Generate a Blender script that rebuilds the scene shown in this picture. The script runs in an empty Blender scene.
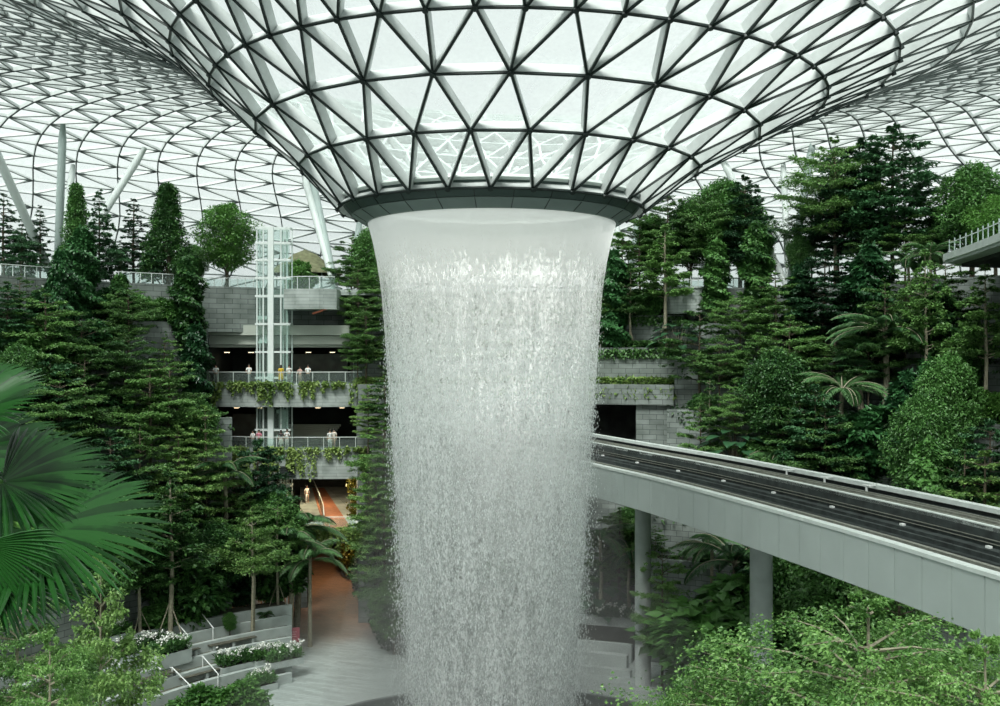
import bpy, math, random
import numpy as np
from mathutils import Vector, Matrix
random.seed(7); rng = np.random.default_rng(7)
S = bpy.context.scene; C = S.collection
PI = math.pi
EYE = 23.0; CY = 50.0
def P(px, py, Y):
    return Vector(((px-500)/1000*Y, Y, EYE+(353-py)/1000*Y))
# ------------------------------------------------------------------ materials
def nt(name):
    m = bpy.data.materials.new(name); m.use_nodes = True
    t = m.node_tree; t.nodes.clear()
    o = t.nodes.new('ShaderNodeOutputMaterial'); return m, t, o
def N(t, kind, **kw):
    n = t.nodes.new(kind)
    for k, v in kw.items():
        if k.startswith('i_'): n.inputs[k[2:].replace('_', ' ')].default_value = v
        else: setattr(n, k, v)
    return n
def c4(c): return (c[0], c[1], c[2], 1)
def ramp(t, fac, stops):
    r = t.nodes.new('ShaderNodeValToRGB'); e = r.color_ramp.elements
    e[0].position = stops[0][0]; e[0].color = c4(stops[0][1])
    e[1].position = stops[-1][0]; e[1].color = c4(stops[-1][1])
    for p, c in stops[1:-1]:
        k = e.new(p); k.color = c4(c)
    t.links.new(fac, r.inputs[0]); return r.outputs[0]
def plain(name, col, rough=.6, metal=0, var=.15, scale=3.0, spec=.4):
    m, t, o = nt(name)
    b = N(t, 'ShaderNodeBsdfPrincipled'); b.inputs['Roughness'].default_value = rough
    b.inputs['Metallic'].default_value = metal; b.inputs['Specular IOR Level'].default_value = spec
    g = N(t, 'ShaderNodeNewGeometry'); n = N(t, 'ShaderNodeTexNoise'); n.inputs['Scale'].default_value = scale
    n.inputs['Detail'].default_value = 4
    t.links.new(g.outputs['Position'], n.inputs['Vector'])
    lo = [x*(1-var) for x in col]; hi = [min(1, x*(1+var)) for x in col]
    t.links.new(ramp(t, n.outputs[0], [(.3, lo), (.7, hi)]), b.inputs['Base Color'])
    t.links.new(b.outputs[0], o.inputs[0]); return m
def leafmat(name, c_lo, c_hi, trans=.25, rough=.45, spec=.5, scale=.9, iw=.35):
    m, t, o = nt(name)
    g = N(t, 'ShaderNodeNewGeometry'); oi = N(t, 'ShaderNodeObjectInfo')
    n = N(t, 'ShaderNodeTexNoise'); n.inputs['Scale'].default_value = scale; n.inputs['Detail'].default_value = 6
    t.links.new(g.outputs['Position'], n.inputs['Vector'])
    w = N(t, 'ShaderNodeTexWhiteNoise', noise_dimensions='1D')
    t.links.new(g.outputs['Random Per Island'], w.inputs['W'])
    a = N(t, 'ShaderNodeMath', operation='MULTIPLY_ADD'); a.inputs[1].default_value = .5
    t.links.new(oi.outputs['Random'], a.inputs[0]); t.links.new(n.outputs[0], a.inputs[2])
    a2 = N(t, 'ShaderNodeMath', operation='MULTIPLY_ADD'); a2.inputs[1].default_value = iw
    t.links.new(w.outputs[0], a2.inputs[0]); t.links.new(a.outputs[0], a2.inputs[2])
    mid = [(x+y)/2 for x, y in zip(c_lo, c_hi)]
    col = ramp(t, a2.outputs[0], [(.45, c_lo), (.9, mid), (1.2 if False else 1.0, c_hi)])
    b = N(t, 'ShaderNodeBsdfPrincipled'); b.inputs['Roughness'].default_value = rough
    b.inputs['Specular IOR Level'].default_value = spec
    tr = N(t, 'ShaderNodeBsdfTranslucent'); mx = N(t, 'ShaderNodeMixShader'); mx.inputs[0].default_value = trans
    t.links.new(col, b.inputs['Base Color']); t.links.new(col, tr.inputs['Color'])
    t.links.new(b.outputs[0], mx.inputs[1]); t.links.new(tr.outputs[0], mx.inputs[2])
    t.links.new(mx.outputs[0], o.inputs[0]); return m
def stonemat(name, c1, c2, mortar, bw=1.2, bh=.45):
    m, t, o = nt(name)
    g = N(t, 'ShaderNodeNewGeometry'); s = N(t, 'ShaderNodeSeparateXYZ'); t.links.new(g.outputs['Position'], s.inputs[0])
    y = N(t, 'ShaderNodeMath', operation='SUBTRACT'); y.inputs[1].default_value = CY; t.links.new(s.outputs[1], y.inputs[0])
    a = N(t, 'ShaderNodeMath', operation='ARCTAN2'); t.links.new(s.outputs[0], a.inputs[0]); t.links.new(y.outputs[0], a.inputs[1])
    k = N(t, 'ShaderNodeMath', operation='MULTIPLY'); k.inputs[1].default_value = 40; t.links.new(a.outputs[0], k.inputs[0])
    cb = N(t, 'ShaderNodeCombineXYZ'); t.links.new(k.outputs[0], cb.inputs[0]); t.links.new(s.outputs[2], cb.inputs[1])
    br = N(t, 'ShaderNodeTexBrick'); t.links.new(cb.outputs[0], br.inputs['Vector'])
    br.inputs['Scale'].default_value = 1; br.inputs['Brick Width'].default_value = bw; br.inputs['Row Height'].default_value = bh
    br.inputs['Mortar Size'].default_value = .02; br.inputs['Color1'].default_value = c4(c1); br.inputs['Color2'].default_value = c4(c2)
    br.inputs['Mortar'].default_value = c4(mortar)
    n = N(t, 'ShaderNodeTexNoise'); n.inputs['Scale'].default_value = .8; n.inputs['Detail'].default_value = 8
    t.links.new(g.outputs['Position'], n.inputs['Vector'])
    mx = N(t, 'ShaderNodeMix', data_type='RGBA', blend_type='MULTIPLY'); mx.inputs[0].default_value = .8
    t.links.new(br.outputs[0], mx.inputs[6])
    t.links.new(ramp(t, n.outputs[0], [(.3, (.45, .48, .45)), (.7, (1, 1, 1))]), mx.inputs[7])
    b = N(t, 'ShaderNodeBsdfPrincipled'); b.inputs['Roughness'].default_value = .8
    t.links.new(mx.outputs[2], b.inputs['Base Color']); t.links.new(b.outputs[0], o.inputs[0]); return m
def glassmat(name, col, opac, rough=.1, milk=(.8, .9, .88), scale=.6):
    m, t, o = nt(name)
    g = N(t, 'ShaderNodeNewGeometry'); n = N(t, 'ShaderNodeTexNoise'); n.inputs['Scale'].default_value = scale
    n.inputs['Detail'].default_value = 6; n.inputs['Roughness'].default_value = .65
    t.links.new(g.outputs['Position'], n.inputs['Vector'])
    tp = N(t, 'ShaderNodeBsdfTransparent'); tp.inputs[0].default_value = c4(col)
    df = N(t, 'ShaderNodeBsdfTranslucent'); df.inputs[0].default_value = c4(milk)
    d2 = N(t, 'ShaderNodeBsdfPrincipled'); d2.inputs['Base Color'].default_value = c4([x*.9 for x in milk]); d2.inputs['Roughness'].default_value = .25
    m1 = N(t, 'ShaderNodeMixShader'); m1.inputs[0].default_value = .45
    t.links.new(df.outputs[0], m1.inputs[1]); t.links.new(d2.outputs[0], m1.inputs[2])
    mr = N(t, 'ShaderNodeMapRange'); mr.inputs[1].default_value = .3; mr.inputs[2].default_value = .7
    mr.inputs[3].default_value = opac*.7; mr.inputs[4].default_value = min(1, opac*1.3)
    t.links.new(n.outputs[0], mr.inputs[0])
    mx = N(t, 'ShaderNodeMixShader'); t.links.new(mr.outputs[0], mx.inputs[0])
    t.links.new(tp.outputs[0], mx.inputs[1]); t.links.new(m1.outputs[0], mx.inputs[2])
    t.links.new(mx.outputs[0], o.inputs[0]); return m
def watermat(name, stretch, lo, hi, a0, a1, col=(.93, .95, .945), scale=8):
    m, t, o = nt(name)
    g = N(t, 'ShaderNodeNewGeometry'); s = N(t, 'ShaderNodeSeparateXYZ'); t.links.new(g.outputs['Position'], s.inputs[0])
    mp = N(t, 'ShaderNodeMapping'); mp.inputs['Scale'].default_value = (1, 1, stretch)
    t.links.new(g.outputs['Position'], mp.inputs[0])
    n = N(t, 'ShaderNodeTexNoise'); n.inputs['Scale'].default_value = scale; n.inputs['Detail'].default_value = 5; n.inputs['Roughness'].default_value = .75
    t.links.new(mp.outputs[0], n.inputs['Vector'])
    mp2 = N(t, 'ShaderNodeMapping'); mp2.inputs['Scale'].default_value = (1, 1, .08); t.links.new(g.outputs['Position'], mp2.inputs[0])
    n2 = N(t, 'ShaderNodeTexNoise'); n2.inputs['Scale'].default_value = 1.6; n2.inputs['Detail'].default_value = 4
    t.links.new(mp2.outputs[0], n2.inputs['Vector'])
    ad = N(t, 'ShaderNodeMath', operation='MULTIPLY_ADD'); ad.inputs[1].default_value = .35
    t.links.new(n2.outputs[0], ad.inputs[0]); t.links.new(n.outputs[0], ad.inputs[2])
    # alpha falls with distance below the lip
    z = N(t, 'ShaderNodeMapRange'); z.inputs[1].default_value = 29.2; z.inputs[2].default_value = 26.6; z.inputs[3].default_value = .38; z.inputs[4].default_value = 0
    t.links.new(s.outputs[2], z.inputs[0])
    ad2 = N(t, 'ShaderNodeMath', operation='ADD'); t.links.new(ad.outputs[0], ad2.inputs[0]); t.links.new(z.outputs[0], ad2.inputs[1])
    mr = N(t, 'ShaderNodeMapRange'); mr.inputs[1].default_value = lo; mr.inputs[2].default_value = hi; mr.inputs[3].default_value = a0; mr.inputs[4].default_value = a1
    t.links.new(ad2.outputs[0], mr.inputs[0])
    tp = N(t, 'ShaderNodeBsdfTransparent'); df = N(t, 'ShaderNodeBsdfDiffuse'); df.inputs[0].default_value = c4(col)
    tr = N(t, 'ShaderNodeBsdfTranslucent'); tr.inputs[0].default_value = c4(col)
    m1 = N(t, 'ShaderNodeMixShader'); m1.inputs[0].default_value = .5; t.links.new(df.outputs[0], m1.inputs[1]); t.links.new(tr.outputs[0], m1.inputs[2])
    mx = N(t, 'ShaderNodeMixShader'); t.links.new(mr.outputs[0], mx.inputs[0]); t.links.new(tp.outputs[0], mx.inputs[1]); t.links.new(m1.outputs[0], mx.inputs[2])
    t.links.new(mx.outputs[0], o.inputs[0]); return m

MT = {}
MT['steel'] = plain('white_steel', (.50, .535, .525), .45, 0, .06)
MT['shade_grey'] = plain('grey_underside_shade', (.10, .12, .115), .5, 0, .1)  # paler grey of the painted underside shade, for the outer beams
MT['shade_node'] = plain('underside_shade_and_node', (.012, .022, .02), .5, 0, .1)  # shade of the beam undersides painted near-black; the nodes share it
MT['pane'] = glassmat('fritted_glass', (.965, 1, .99), .36, milk=(.80, .86, .845), scale=1.1)
MT['clear'] = glassmat('clear_glass', (.88, .95, .93), .14, milk=(.6, .68, .65), scale=2)
MT['collar'] = plain('collar_metal', (.055, .085, .078), .5, .2, .1, 1)
MT['collar2'] = plain('collar_underside', (.17, .22, .21), .5, .2, .08, 1)
MT['column'] = plain('column_paint', (.36, .44, .42), .5, 0, .08, .6)
MT['columnlt'] = plain('pale_column_paint', (.62, .68, .66), .5, 0, .05, .6)
MT['concrete'] = plain('pale_concrete', (.42, .47, .45), .7, 0, .12, 1.1)
MT['fascia'] = plain('fascia_panel', (.42, .48, .46), .55, 0, .05, .5)
MT['coping'] = plain('coping_metal', (.62, .68, .65), .4, 0, .08, 2)
MT['black'] = plain('black_metal', (.012, .016, .016), .5, 0, .3, 2)
MT['trackdark'] = plain('weathered_dark_concrete', (.035, .045, .043), .7, 0, .5, 2)
MT['rail'] = plain('running_rail', (.35, .36, .31), .4, .5, .2, 4)
MT['white'] = plain('white_paint', (.8, .83, .81), .4, 0, .03)
MT['stone'] = stonemat('grey_stone_cladding', (.19, .22, .205), (.29, .33, .31), (.07, .085, .08))
MT['slabstone'] = stonemat('board_marked_concrete', (.42, .47, .45), (.50, .55, .53), (.3, .34, .32), 2.2, .3)
MT['paving'] = None
MT['soil'] = plain('dark_soil', (.02, .022, .015), .95, 0, .4, 3)
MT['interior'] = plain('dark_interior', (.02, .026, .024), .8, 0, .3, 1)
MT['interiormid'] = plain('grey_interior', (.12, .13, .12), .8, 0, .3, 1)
MT['beige'] = plain('beige_soffit', (.42, .46, .40), .6, 0, .05, .6)
MT['bark'] = plain('brown_bark', (.12, .10, .07), .85, 0, .35, 8)
MT['barkpale'] = plain('pale_bark', (.30, .28, .20), .8, 0, .25, 6)
MT['lift'] = plain('lift_white_frame', (.74, .80, .78), .4, 0, .04)
MT['darkwater'] = plain('dark_pool', (.03, .045, .042), .12, 0, .2, .5, .6)
MT['pink'] = plain('pink_sign', (.62, .16, .20), .5, 0, .08)
MT['wood'] = plain('timber_seat', (.10, .10, .075), .7, 0, .3, 5)
MT['petal'] = plain('white_petals', (.85, .87, .82), .6, 0, .05)
MT['yellowveg'] = leafmat('yellow_climber_leaves', (.10, .10, .015), (.42, .38, .06))
MT['canopycloth'] = plain('olive_net_canopy', (.16, .17, .09), .8, 0, .4, 2)
MT['l_tier'] = leafmat('tiered_tree_leaves', (.018, .075, .018), (.16, .32, .085), .22)
MT['l_tier2'] = leafmat('fresh_tiered_leaves', (.05, .15, .03), (.25, .42, .12), .25)
MT['l_con'] = leafmat('conifer_needles', (.008, .038, .016), (.05, .15, .055), .12)
MT['l_broad'] = leafmat('broad_leaves', (.010, .055, .014), (.11, .27, .065), .2)
MT['l_lite'] = leafmat('light_broad_leaves', (.03, .11, .02), (.13, .31, .06), .25)
MT['l_col'] = leafmat('climber_leaves', (.008, .045, .016), (.05, .16, .05), .15, .35)
MT['l_palm'] = leafmat('palm_leaflets', (.02, .09, .03), (.13, .28, .10), .2, .35)
MT['l_fan'] = leafmat('fan_palm_blade', (.001, .010, .003), (.018, .088, .016), .10, .28, .4, 3, .6)
MT['l_phil'] = leafmat('large_glossy_leaves', (.015, .07, .03), (.10, .24, .11), .15, .3, .6)
MT['l_grass'] = leafmat('ground_cover_leaves', (.012, .05, .012), (.08, .19, .05), .2)
MT['l_grasslt'] = leafmat('bright_ground_cover', (.07, .16, .03), (.30, .42, .12), .25)
MT['l_fg'] = leafmat('small_bright_leaves', (.035, .14, .025), (.22, .42, .11), .28, .4, .6)
MT['w_out'] = watermat('falling_water_outer', .45, .62, .76, .04, .85)
MT['w_in'] = watermat('falling_water_inner', .3, .60, .80, .05, .6)
m, t, o = nt('water_drops'); b = N(t, 'ShaderNodeBsdfDiffuse'); b.inputs[0].default_value = (.93, .97, .96, 1)
tr = N(t, 'ShaderNodeBsdfTranslucent'); tr.inputs[0].default_value = (.93, .97, .96, 1); mx = N(t, 'ShaderNodeMixShader'); mx.inputs[0].default_value = .5
t.links.new(b.outputs[0], mx.inputs[1]); t.links.new(tr.outputs[0], mx.inputs[2]); t.links.new(mx.outputs[0], o.inputs[0]); MT['drop'] = m
# paving: grey strips radially, orange along the path
def pavingmat():
    m, t, o = nt('plaza_paving')
    g = N(t, 'ShaderNodeNewGeometry'); s = N(t, 'ShaderNodeSeparateXYZ'); t.links.new(g.outputs['Position'], s.inputs[0])
    mp = N(t, 'ShaderNodeMapping'); mp.inputs['Rotation'].default_value = (0, 0, .35); t.links.new(g.outputs['Position'], mp.inputs[0])
    br = N(t, 'ShaderNodeTexBrick'); t.links.new(mp.outputs[0], br.inputs['Vector']); br.inputs['Scale'].default_value = 1
    br.inputs['Brick Width'].default_value = 1.6; br.inputs['Row Height'].default_value = .3; br.inputs['Mortar Size'].default_value = .012
    br.inputs['Color1'].default_value = (.50, .56, .54, 1); br.inputs['Color2'].default_value = (.36, .41, .39, 1); br.inputs['Mortar'].default_value = (.15, .18, .17, 1)
    b2 = N(t, 'ShaderNodeTexBrick'); t.links.new(mp.outputs[0], b2.inputs['Vector']); b2.inputs['Scale'].default_value = 1
    b2.inputs['Brick Width'].default_value = .8; b2.inputs['Row Height'].default_value = .3; b2.inputs['Mortar Size'].default_value = .012
    b2.inputs['Color1'].default_value = (.46, .23, .13, 1); b2.inputs['Color2'].default_value = (.36, .19, .11, 1); b2.inputs['Mortar'].default_value = (.14, .1, .08, 1)
    n = N(t, 'ShaderNodeTexNoise'); n.inputs['Scale'].default_value = .25; t.links.new(g.outputs['Position'], n.inputs['Vector'])
    ad = N(t, 'ShaderNodeMath', operation='MULTIPLY_ADD'); ad.inputs[1].default_value = 6; t.links.new(n.outputs[0], ad.inputs[0]); t.links.new(s.outputs[1], ad.inputs[2])
    mr = N(t, 'ShaderNodeMapRange'); mr.inputs[1].default_value = 81; mr.inputs[2].default_value = 90; t.links.new(ad.outputs[0], mr.inputs[0])
    mx = N(t, 'ShaderNodeMix', data_type='RGBA'); t.links.new(mr.outputs[0], mx.inputs[0]); t.links.new(br.outputs[0], mx.inputs[6]); t.links.new(b2.outputs[0], mx.inputs[7])
    b = N(t, 'ShaderNodeBsdfPrincipled'); b.inputs['Roughness'].default_value = .55; t.links.new(mx.outputs[2], b.inputs['Base Color']); t.links.new(b.outputs[0], o.inputs[0])
    return m
MT['paving'] = pavingmat()
MT['orange'] = plain('orange_paving', (.42, .16, .08), .7, 0, .2, 3)
# ------------------------------------------------------------------ mesh collector
class MB:
    def __init__(s): s.v = []; s.f = []; s.m = []
    def add(s, verts, faces, mi=0):
        k = len(s.v); s.v += [tuple(p) for p in verts]
        s.f += [tuple(i+k for i in f) for f in faces]; s.m += [mi]*len(faces); return s
    def box(s, c, d, rz=0, mi=0, M=None):
        hx, hy, hz = d[0]/2, d[1]/2, d[2]/2
        vs = [Vector((x*hx, y*hy, z*hz)) for z in (-1, 1) for y in (-1, 1) for x in (-1, 1)]
        R = M if M is not None else Matrix.Rotation(rz, 3, 'Z')
        return s.add([R @ p + Vector(c) for p in vs], [(0, 2, 3, 1), (4, 5, 7, 6), (0, 1, 5, 4), (2, 6, 7, 3), (0, 4, 6, 2), (1, 3, 7, 5)], mi)
    def bar(s, p, q, w, d, up=(0, 0, 1), mi=0):
        p = Vector(p); q = Vector(q); a = (q-p); L = a.length; a.normalize(); u = Vector(up)
        x = a.cross(u).normalized(); u = x.cross(a)
        M = Matrix((x, a, u)).transposed(); return s.box((p+q)/2, (w, L, d), M=M, mi=mi)
    def tube(s, pts, rads, n=8, mi=0, cap=True):
        pts = [Vector(p) for p in pts]
        if not hasattr(rads, '__len__'): rads = [rads]*len(pts)
        V = []; F = []; ref = Vector((1, 0, 0)) if abs((pts[-1]-pts[0]).normalized().x) < .9 else Vector((0, 1, 0))
        for i, p in enumerate(pts):
            a = (pts[min(i+1, len(pts)-1)]-pts[max(i-1, 0)]).normalized(); x = a.cross(ref).normalized(); y = a.cross(x)
            for j in range(n):
                th = 2*PI*j/n; V.append(p+(x*math.cos(th)+y*math.sin(th))*rads[i])
        for i in range(len(pts)-1):
            for j in range(n):
                F.append((i*n+j, i*n+(j+1) % n, (i+1)*n+(j+1) % n, (i+1)*n+j))
        if cap: F.append(tuple(range(n))); F.append(tuple(range((len(pts)-1)*n, len(pts)*n))[::-1])
        return s.add(V, F, mi)
    def lathe(s, prof, c, n=64, mi=0, a0=0, a1=2*PI, closed=False):
        full = abs(a1-a0-2*PI) < 1e-6; k = n if full else n+1; V = []; F = []
        for r, z in prof:
            for j in range(k):
                th = a0+(a1-a0)*j/n; V.append((c[0]+r*math.sin(th), c[1]+r*math.cos(th), c[2]+z))
        L = len(prof)
        for i in range(L if closed else L-1):
            for j in range(n):
                jj = (j+1) % k; F.append((i*k+j, i*k+jj, ((i+1) % L)*k+jj, ((i+1) % L)*k+j))
        s.add(V, F, mi)
        if closed and not full:
            b = len(s.v)-L*k; s.f.append(tuple(b+i*k for i in range(L))); s.m.append(mi)
            s.f.append(tuple(b+i*k+k-1 for i in range(L))[::-1]); s.m.append(mi)
        return s
    def arc(s, r0, r1, z0, z1, a0, a1, mi=0, n=None):     # solid ring sector about the valley centre, degrees from +Y
        n = n or max(4, int(abs(a1-a0)/3))
        return s.lathe([(r0, z0), (r1, z0), (r1, z1), (r0, z1)], (0, CY, 0), n, mi, math.radians(a0), math.radians(a1), True)
    def prism(s, poly, z0, z1, mi=0):
        n = len(poly); V = [(x, y, z0) for x, y in poly]+[(x, y, z1) for x, y in poly]
        F = [tuple(range(n))[::-1], tuple(range(n, 2*n))]+[(i, (i+1) % n, n+(i+1) % n, n+i) for i in range(n)]
        return s.add(V, F, mi)
    def build(s, name, mats, parent=None, smooth=False):
        me = bpy.data.meshes.new(name); me.from_pydata(s.v, [], s.f)
        if not isinstance(mats, (list, tuple)): mats = [mats]
        for m in mats: me.materials.append(m)
        if len(mats) > 1: me.polygons.foreach_set('material_index', s.m)
        if smooth: me.polygons.foreach_set('use_smooth', [True]*len(me.polygons))
        me.update(); o = bpy.data.objects.new(name, me); C.objects.link(o)
        if parent: o.parent = parent
        return o
def tag(o, label=None, cat=None, group=None, kind=None):
    if label: o['label'] = label
    if cat: o['category'] = cat
    if group: o['group'] = group
    if kind: o['kind'] = kind
    return o
def empty(name, loc, rz=0, label=None, cat=None, group=None):
    o = bpy.data.objects.new(name, None); C.objects.link(o); o.location = loc; o.rotation_euler.z = rz
    o.empty_display_size = .2; return tag(o, label, cat, group)
def struct(o, label, cat='structure'): return tag(o, label, cat, None, 'structure')
def copy_thing(root):
    r = root.copy(); C.objects.link(r)
    for ch in root.children:
        c = ch.copy(); C.objects.link(c); c.parent = r
    return r
def rot(v, k, a):
    return v
# numpy leaf mesh: every leaf a folded diamond
def leafmesh(name, base, d, L, W, mat, up=None, parent=None, bend=.15):
    n = len(base); d = d/np.maximum(np.linalg.norm(d, axis=1, keepdims=True), 1e-6)
    if up is None:
        up = rng.normal(0, .45, (n, 3)); up[:, 2] += 1
    sd = np.cross(d, up); sd /= np.maximum(np.linalg.norm(sd, axis=1, keepdims=True), 1e-6); nn = np.cross(sd, d)
    L = np.asarray(L).reshape(-1, 1)*np.ones((n, 1)); W = np.asarray(W).reshape(-1, 1)*np.ones((n, 1))
    v = np.empty((n, 4, 3)); v[:, 0] = base; v[:, 1] = base+d*L*.45+sd*W*.5+nn*L*bend*.6; v[:, 2] = base+d*L-nn*L*bend; v[:, 3] = base+d*L*.45-sd*W*.5+nn*L*bend*.6
    me = bpy.data.meshes.new(name); me.vertices.add(4*n); me.vertices.foreach_set('co', v.reshape(-1))
    me.loops.add(6*n); me.polygons.add(2*n)
    q = np.arange(n)*4; li = np.stack([q, q+1, q+2, q, q+2, q+3], 1).reshape(-1)
    me.loops.foreach_set('vertex_index', li.astype(np.int32)); me.polygons.foreach_set('loop_start', (np.arange(2*n)*3).astype(np.int32))
    me.materials.append(mat); me.update(calc_edges=True); me.validate()
    o = bpy.data.objects.new(name, me); C.objects.link(o)
    if parent: o.parent = parent
    return o
def rdir(n, zs=1.0):
    d = rng.normal(0, 1, (n, 3)); d /= np.linalg.norm(d, axis=1, keepdims=True); d[:, 2] *= zs; return d
# ------------------------------------------------------------------ plant prototypes (unit: metres, base at origin)
PROTO = {}
def reg(key, root, h, parts): PROTO[key] = dict(root=root, h=h, used=False)
def p_tiered(key, name, h, R, tiers, nleaf, leaf, mat, z0=.3, flat=.05, rise=.12, bark='bark', power=.75, stakes=False, trunks=1, nb=6, top=.98):
    root = empty(name, (0, 0, 0)); tb = MB(); B = []; D = []
    for q in range(trunks):
        a = q*2.1; off = .25*q
        tb.tube([(off*math.cos(a), off*math.sin(a), -.3), (off*math.cos(a)+.1, .05+off*math.sin(a), h*.4), (.05, 0, h*.75), (0, 0, h*top)], [h*.014, h*.011, h*.007, h*.002], 7)
    per = []
    for i in range(tiers):
        f = i/(tiers-1); z = h*(z0+(top-z0)*f); L = R*((1-f)**power*.95+.08)*random.uniform(.85, 1.1)
        if f < .18: L *= .8
        for k in range(nb): per.append((z+random.uniform(-.4, .4)*h*(top-z0)/tiers*.9, L*random.uniform(.6, 1.2), 2*PI*(k+random.random()*.7)/nb))
    tot = sum(l*l for _, l, _ in per)+1e-6
    for z, L, a in per:
        n = max(14, nleaf//350, int(nleaf*L*L/tot)); ca, sa = math.cos(a), math.sin(a)
        if L > .5: tb.tube([(0, 0, z-.1*L), (ca*L*.5, sa*L*.5, z+rise*L*.5), (ca*L*.95, sa*L*.95, z+rise*L)], [h*.003+.003, h*.0016+.002, .003], 4, cap=False)
        s = np.sqrt(rng.random(n))*.9+.1
        # twig clusters
        ncl = max(3, int(L*5)); cs = np.sqrt(rng.random(ncl))*.9+.1; cl = rng.normal(0, .24, ncl)
        ci = rng.integers(0, ncl, n)
        s = cs[ci]+rng.normal(0, .06, n); lat = cl[ci]*cs[ci]*L+rng.normal(0, .07*L, n)
        zz = z+rise*L*s-.12*np.abs(lat)+rng.normal(0, flat*L, n)
        B.append(np.stack([ca*L*s-sa*lat, sa*L*s+ca*lat, zz], 1))
        dd = rdir(n, .35); dd[:, 0] += ca*.9; dd[:, 1] += sa*.9; D.append(dd)
    if stakes:
        for k in range(3):
            a = k*2.1+.4; tb.tube([(math.cos(a)*.9, math.sin(a)*.9, -.2), (0, 0, h*.22)], .035, 5)
    B = np.concatenate(B); D = np.concatenate(D)
    tb.build('trunk', MT[bark], root)
    leafmesh('foliage', B, D, leaf*rng.uniform(.7, 1.3, len(B)), leaf*.55, MT[mat], parent=root)
    reg(key, root, h, None)
def p_broad(key, name, h, R, nb, nleaf, leaf, mat, z0=.35, bark='bark', cloud=False, conical=False, lean=0):
    root = empty(name, (0, 0, 0)); tb = MB(); B = []; D = []
    tb.tube([(0, 0, -.3), (.12+lean*.3, 0, h*.3), (lean*.7, .1, h*.55), (lean, 0, h*.85)], [h*.022, h*.017, h*.011, h*.005], 7)
    for i in range(nb):
        f = (i+.5)/nb; z = h*(z0+(1-z0)*f*.93); prof = math.sqrt(max(.05, 1-(2*f-.9)**2)) if not conical else (1.05-f)
        a = i*2.4+random.random(); rr = R*prof*random.uniform(.35, .75); x, y = rr*math.cos(a)+lean*f, rr*math.sin(a)
        br = R*(.34 if not cloud else .42)*random.uniform(.8, 1.2)*(.6+.4*prof)
        tb.tube([(lean*f*.8, 0, z-.18*h), (x*.6, y*.6, z-.05*h), (x, y, z)], [h*.007, h*.005, .01], 5, cap=False)
        n = int(nleaf/nb); d = rdir(n); d /= np.linalg.norm(d, axis=1, keepdims=True)
        fl = .33 if cloud else .7
        if cloud: d[:, 2] = np.abs(d[:, 2])-.15
        rad = br*(.55+.62*rng.random((n, 1))**1.3)
        p = np.array([[x, y, z]])+d*rad*np.array([[1, 1, fl]]); B.append(p); dd = d*np.array([[1, 1, .5]])+rng.normal(0, .5, (n, 3)); dd[:, 2] -= .15; D.append(dd)
    B = np.concatenate(B); D = np.concatenate(D)
    tb.build('trunk', MT[bark], root); leafmesh('foliage', B, D, leaf*rng.uniform(.7, 1.3, len(B)), leaf*.6, MT[mat], parent=root)
    reg(key, root, h, None)
def p_column(key, name, h, R, nleaf, leaf, mat, z0=.05):
    root = empty(name, (0, 0, 0)); tb = MB(); tb.tube([(0, 0, -.3), (.05, 0, h*.5), (0, .05, h*.97)], [h*.02, h*.015, h*.005], 7)
    z = h*(z0+(1-z0)*rng.random(nleaf)); th = rng.random(nleaf)*2*PI
    f = (z/h-z0)/(1-z0); r = R*(.62+.25*np.sin(f*17+th*2)+.2*np.sin(f*41+th*3))*np.clip((1.02-f)*3.2, 0, 1)**.6*(.6+.4*rng.random(nleaf)**.5)
    B = np.stack([r*np.cos(th), r*np.sin(th), z], 1); D = np.stack([np.cos(th), np.sin(th), -.5+0*th], 1)+rng.normal(0, .5, (nleaf, 3))
    tb.build('trunk', MT['bark'], root)
    up = np.stack([np.cos(th)*.8, np.sin(th)*.8, 1+0*th], 1)+rng.normal(0, .3, (nleaf, 3))
    leafmesh('foliage', B, D, leaf*rng.uniform(.7, 1.3, nleaf), leaf*.75, MT[mat], up=up, parent=root); reg(key, root, h, None)
def p_palm(key, name, h, L, nf, mat, trunk=True, leaflet=.5, droop=1.0):
    root = empty(name, (0, 0, 0)); tb = MB(); zc = h*.8 if trunk else .2; B = []; D = []; U = []; LL = []
    if trunk: tb.tube([(0, 0, -.3), (.1, .05, h*.4), (0, 0, zc)], [.13, .1, .09], 8)
    else:
        for k in range(4): tb.tube([(.1*math.cos(k*1.6), .1*math.sin(k*1.6), -.2), (0, 0, zc+.3)], .05, 6)
    for k in range(nf):
        a = 2*PI*k/nf*2.618+random.random()*.3; e = random.uniform(.3, 1.35); l = L*random.uniform(.8, 1.1); pts = []
        p = Vector((0, 0, zc)); el = e
        for i in range(11):
            pts.append(p.copy()); p = p+Vector((math.cos(a)*math.cos(el), math.sin(a)*math.cos(el), math.sin(el)))*l/10; el -= .19*droop
        tb.tube(pts, [.03-.0025*i for i in range(11)], 4, cap=False)
        for i in range(54):
            s = 1+i/54*8.95; j = int(s); q = pts[j].lerp(pts[j+1], s-j); ax = (pts[j+1]-pts[j]).normalized(); sd = ax.cross(Vector((0, 0, 1))).normalized()
            ll = leaflet*(math.sin(PI*min(.97, .12+i/60))**.6)
            for sg in (-1, 1):
                d = ax*.55+sd*sg*.8+Vector((0, 0, -.35+random.uniform(-.12, .12))); B.append(q[:]); D.append(d[:]); U.append((ax.cross(d)*sg)[:] if False else (sd*sg*.5+Vector((0, 0, 1)))[:]); LL.append(ll)
    tb.build('stem', MT['barkpale'], root)
    leafmesh('foliage', np.array(B), np.array(D), np.array(LL), .007*L+.014, MT[mat], up=np.array(U), parent=root); reg(key, root, h, None)
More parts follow.
